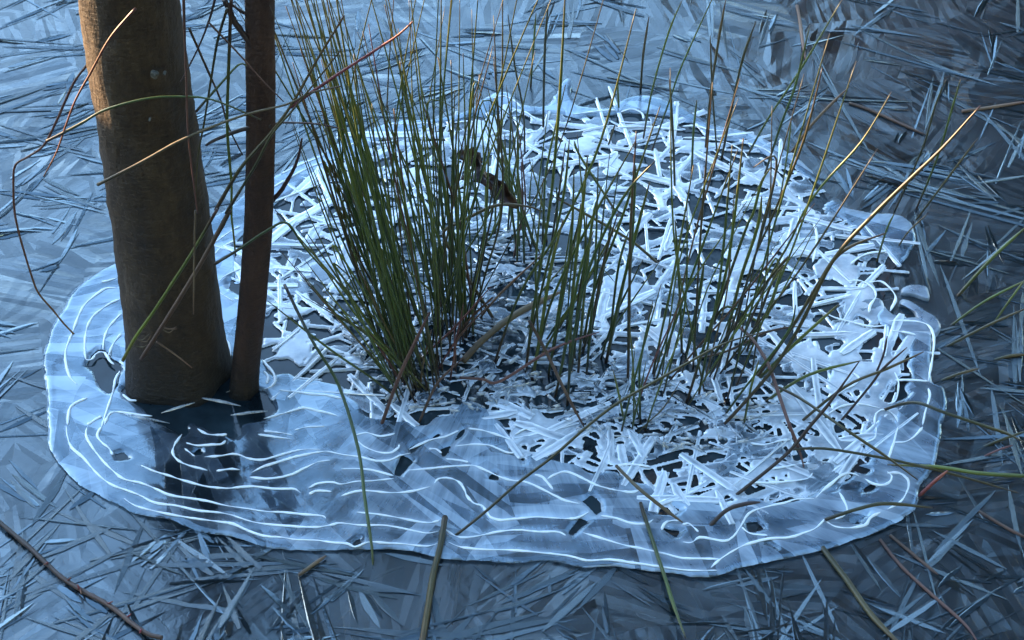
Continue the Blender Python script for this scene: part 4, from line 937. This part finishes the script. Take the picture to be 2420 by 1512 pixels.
# frozen into or under the ice in front
U = [('pale green rush frozen under the ice, lower right of the shelf', Z(2,2,[(500,960),(680,1180),(850,1380),(1000,1560)]), .0034, 'olive', -.004),
     ('thick green rush half sunk in the ice at the lower right', Z(2,2,[(920,770),(1150,1070),(1350,1350),(1560,1560)]), .0028, 'olive', .0022),
     ('long brown seed stalk frozen in the lower right ice', Z(2,2,[(1400,800),(1490,920),(1600,1040),(1800,1220),(2000,1400),(2100,1540)]), .0015, 'brown', .0012),
     ('short brown stalk frozen beside the long seed stalk', Z(2,2,[(1470,770),(1700,960),(1810,1050)]), .0015, 'brown', .0012),
     ('faint yellow-green rush under the ice below the middle of the rim', Z(2,2,[(0,1080),(100,1230),(180,1400),(260,1540)]), .0018, 'olive', -.004),
     ('faint brown rush under the ice, next to the yellow-green one', Z(2,2,[(240,1130),(440,1280),(620,1540)]), .0018, 'brown', -.005),
     ('red-brown stalk frozen in the ice at the lower right edge', Z(2,2,[(2100,600),(2300,720),(2440,790)]), .0015, 'brown', .001),
     ('green rush running under the front rim towards the bottom edge', Z(2,1,[(2120,540),(2200,790),(2290,1060),(2350,1250),(2440,1500)]), .0017, 'green', .0075),
     ('left of two pale stems sunk in the ice beside the thick straw stalk', Z(2,1,[(800,980),(760,1150),(730,1330)]), .002, 'olive', -.004),
     ('right of two pale stems sunk in the ice beside the thick straw stalk', Z(2,1,[(840,990),(810,1180),(785,1400)]), .002, 'straw', -.005),
     ('straw stem sunk in the ice, left of the thick straw stalk', Z(2,1,[(440,990),(230,1080),(100,1250),(-30,1380)]), .0016, 'straw', -.002),
     ('small orange and green rush end poking out below the front rim', Z(2,0,[(2120,1050),(2210,985),(2310,915)]), .0018, 'straw', .003),
     ('brown stem lying flat in the pond ice at the upper right', Z(0,2,[(1180,730),(1350,790),(1550,880),(1720,955)]), .0018, 'brown', .0014),
     ('pale stem lying in the pond ice at the top right edge', Z(0,2,[(1980,790),(2200,760),(2440,720)]), .002, 'straw', .0012),
     ('straight straw stem frozen in the pond ice at the top right', Z(0,2,[(810,40),(830,150),(850,300),(870,420)]), .0019, 'straw', .0012)]
for lab, p, r0, mt, h in U: stalk(lab, p, r0, mt, h=[h]*len(p), name='frozen_stalk', cat='stalk')
stalk('pale leaning stalk with a green tuft standing beyond the shelf', Z(0,2,[(760,1080),(900,900),(1050,740),(1175,620)]), .0016, 'straw', lean=0.1)

def tw(label, pts, r0, mat, Y, name='twig', cat='twig', lean=0.0, r1=None):
    P = [V(x, y, Y+lean*i/len(pts)) for i, (x, y) in enumerate(pts)]
    o = twig(name, P, r0, r1 if r1 else r0*0.5, MAT[mat], None, 6, 6, 0.05); return tag(o, label, cat)
YF = b1[1]-0.085
p = Z(0,0,[(965,30),(800,220),(650,420),(540,560),(470,700),(400,860),(310,1030),(200,1110),(110,1170),(95,1300),(105,1512)])+Z(1,0,[(150,200),(220,430),(270,560),(370,680),(460,790),(550,880)])
tw('long red twig looping down the left of the thick trunk to the ice', p, .0012, 'red', G(*p[-1])[1], r1=.001)
tw('second red twig running beside the looping one across the sunlit bark', Z(0,0,[(960,60),(780,270),(640,520),(540,700),(470,880),(400,1080),(310,1250)]), .0011, 'red', YF)
tw('green rush arching in front of the thick trunk', Z(0,0,[(330,1000),(450,940),(600,860),(720,790),(900,730),(1100,690),(1300,685),(1450,695),(1600,740),(1850,850)]), .0013, 'green', YF, 'rush_stalk', 'rush stalk')
tw('long straw stalk slanting across both trunks', Z(0,0,[(690,1310),(1000,1150),(1250,1010),(1500,900),(1750,810),(2030,740),(2200,660),(2419,610)]), .0014, 'straw', b2[1]-0.06, 'dead_stalk', 'stalk')
tw('thin red-brown stem hanging down the right side of the thick trunk', Z(0,0,[(1300,-40),(1310,300),(1320,550),(1330,900),(1360,1200),(1400,1512)]), .0012, 'brown', YF)
tw('upright green rush in the gap between the trunks', Z(0,0,[(1640,-40),(1620,500),(1610,900),(1640,1300),(1640,1512)])+Z(1,0,[(1655,150),(1670,300)]), .0015, 'green', b2[1]-0.03, 'rush_stalk', 'rush stalk')
tw('olive rush curving down in the gap, next to the thick trunk', Z(0,0,[(1610,60),(1540,300),(1490,600),(1450,850),(1400,1150),(1390,1512)]), .0012, 'olive', b1[1]-0.055, 'rush_stalk', 'rush stalk')
tw('brown stem crossing the upper gap down to the right', Z(0,0,[(1340,200),(1450,450),(1560,700),(1620,900),(1720,1100)]), .0012, 'brown', b1[1]-0.02)
tw('brown stem slanting from the upper gap across the slender trunk', Z(0,0,[(1480,160),(1700,390),(1850,560),(2010,720)]), .001, 'brown', b2[1]-0.04)
tw('kinked green rush at the upper gap, folded near the slender trunk', Z(0,0,[(1390,790),(1550,610),(1690,460),(1750,470)]), .0012, 'green', b2[1]-0.02, 'rush_stalk', 'rush stalk')
tw('dark stem falling left from the top edge in the gap', Z(0,0,[(1530,-30),(1480,150),(1400,350),(1280,580)]), .0011, 'dark', b1[1]-0.06)
tw('red-tipped twig slanting up to the right across the tall rushes', Z(0,0,[(2060,760),(2200,660),(2419,510)])+Z(0,1,[(250,350),(400,250),(505,155)]), .0015, 'red', b2[1]-0.05)
tw('green rush sweeping up right past the slender trunk', Z(0,0,[(1530,1490),(1700,1200),(1930,930),(2080,720),(2250,420),(2440,110)]), .0017, 'olive', b2[1]-0.05, 'rush_stalk', 'rush stalk')
tw('lower olive rush sweeping up beside the green one past the slender trunk', Z(0,0,[(1600,1512),(1800,1190),(1930,950),(2100,750),(2419,350)]), .0014, 'olive', b2[1]-0.06, 'rush_stalk', 'rush stalk')
tw('dark thin twig running right from the slender trunk behind the rushes', Z(0,0,[(1930,890),(2000,870),(2250,880),(2440,920)]), .0011, 'dark', b2[1])
DS = tw('brown dead rush hanging in front of the thick trunk with frayed tufts', Z(1,0,[(1630,-20),(1500,220),(1360,460),(1200,720),(1000,1035)]), .0021, 'brown', YF, 'dead_stalk', 'stalk', r1=.0019)
GS = tw('green rush with a frayed red end in front of the thick trunk', Z(1,0,[(1540,-30),(1360,280),(1100,680),(960,880),(870,1045)]), .0014, 'green', YF-0.01, 'rush_stalk', 'rush stalk', r1=.0016)
tw('thin straw stem hanging straight down in front of the thick trunk', Z(1,0,[(1385,-20),(1375,400),(1372,715)]), .001, 'straw', YF-0.02)
tw('short thin straw stem low on the thick trunk', Z(1,0,[(1110,910),(1240,1000),(1360,1095)]), .001, 'straw', b1[1]-0.056)
tw('kinked green rush peaking between the slender trunk and the tuft', Z(1,0,[(1520,360),(1700,250),(1880,130),(2030,68),(2150,230),(2300,400),(2419,510)]), .0014, 'green', b2[1]-0.05, 'rush_stalk', 'rush stalk')
for i, (x, y) in enumerate([(1150, 800), (1160, 815), (1155, 825), (960, 880), (975, 895), (950, 940)]):
    r_ = np.random.default_rng(i)
    twig('fibre', [V(a, b, YF-0.002*i) for a, b in Z(1,0,[(x,y),(x+40+20*r_.random(),y+25-20*r_.random()),(x+95,y+10-40*r_.random())])], .0006, .0003, MAT['straw'], DS if i < 3 else GS, 5, 5)
# bramble cane at the lower left
cane = tag(empty('bramble_cane', tuple(G(200, 1400))), 'reddish thorny cane frozen into the ice at the lower left', 'cane')
cp = [G(x, y, 0.004) for x, y in Z(2,0,[(-60,620),(0,680),(200,850),(430,1060),(600,1170),(780,1270),(930,1390),(1050,1470),(1150,1495)])]
twig('stem', cp, .0023, .0021, MAT['cane'], cane)
for zx, zy, dx, dy in [(560,1150,-20,-60),(570,1150,10,60),(760,1255,70,-30),(340,965,-50,20),(900,1350,50,-40),(480,1090,40,-40),(1000,1440,-20,40)]:
    a = G(zx/3, 1008+zy/3, .005); b = G((zx+dx*.6)/3, 1008+(zy+dy*.6)/3, .010)
    twig('thorn', [a, (a+b)/2, b], .0012, .0002, MAT['red'], cane, 2, 5)
# withered leaves caught in the rushes
def leaf(c, Y, L, W, ang, tilt, curl, label):
    n, k = 10, 5; v = []; f = []
    for i in range(n):
        t = i/(n-1); w = W*math.sin(math.pi*min(t*0.96+0.02, 1))**0.8*(1+0.2*math.sin(t*17+ang))
        for j in range(k):
            s = (j/(k-1)-0.5)*2
            v.append(((t-0.5)*L, s*w*0.5*math.cos(curl*s*0.8), abs(s)**1.5*w*0.5*curl+0.2*L*math.sin(t*3)*curl*0.4+0.002*math.sin(9*t+3*s)))
    for i in range(n-1):
        for j in range(k-1): f.append((i*k+j, i*k+j+1, (i+1)*k+j+1, (i+1)*k+j))
    m_ = mesh('withered_leaf', v, f, MAT['leaf'])
    o = obj('withered_leaf', m_); o.location = V(*c, Y)
    o.rotation_euler = (tilt, 0.5, ang)
    md = o.modifiers.new('thick', 'SOLIDIFY'); md.thickness = 0.0008
    return tag(o, label, 'leaf')
Yl = G(1150, 640)[1]
leaf((1108, 372), Yl, .028, .020, 0.2, 0.9, 0.6, 'small round brown leaf hung at the top of the withered cluster')
leaf((1150, 410), Yl-0.01, .040, .018, -1.0, 1.2, 0.9, 'dark curled leaf in the middle of the withered cluster')
leaf((1185, 450), Yl-0.015, .048, .021, -0.7, 0.8, 0.8, 'largest dark shrivelled leaf hanging lowest in the rushes')
leaf((1092, 420), Yl, .022, .008, 1.4, 1.2, 0.9, 'narrow brown leaf scrap at the left of the withered cluster')
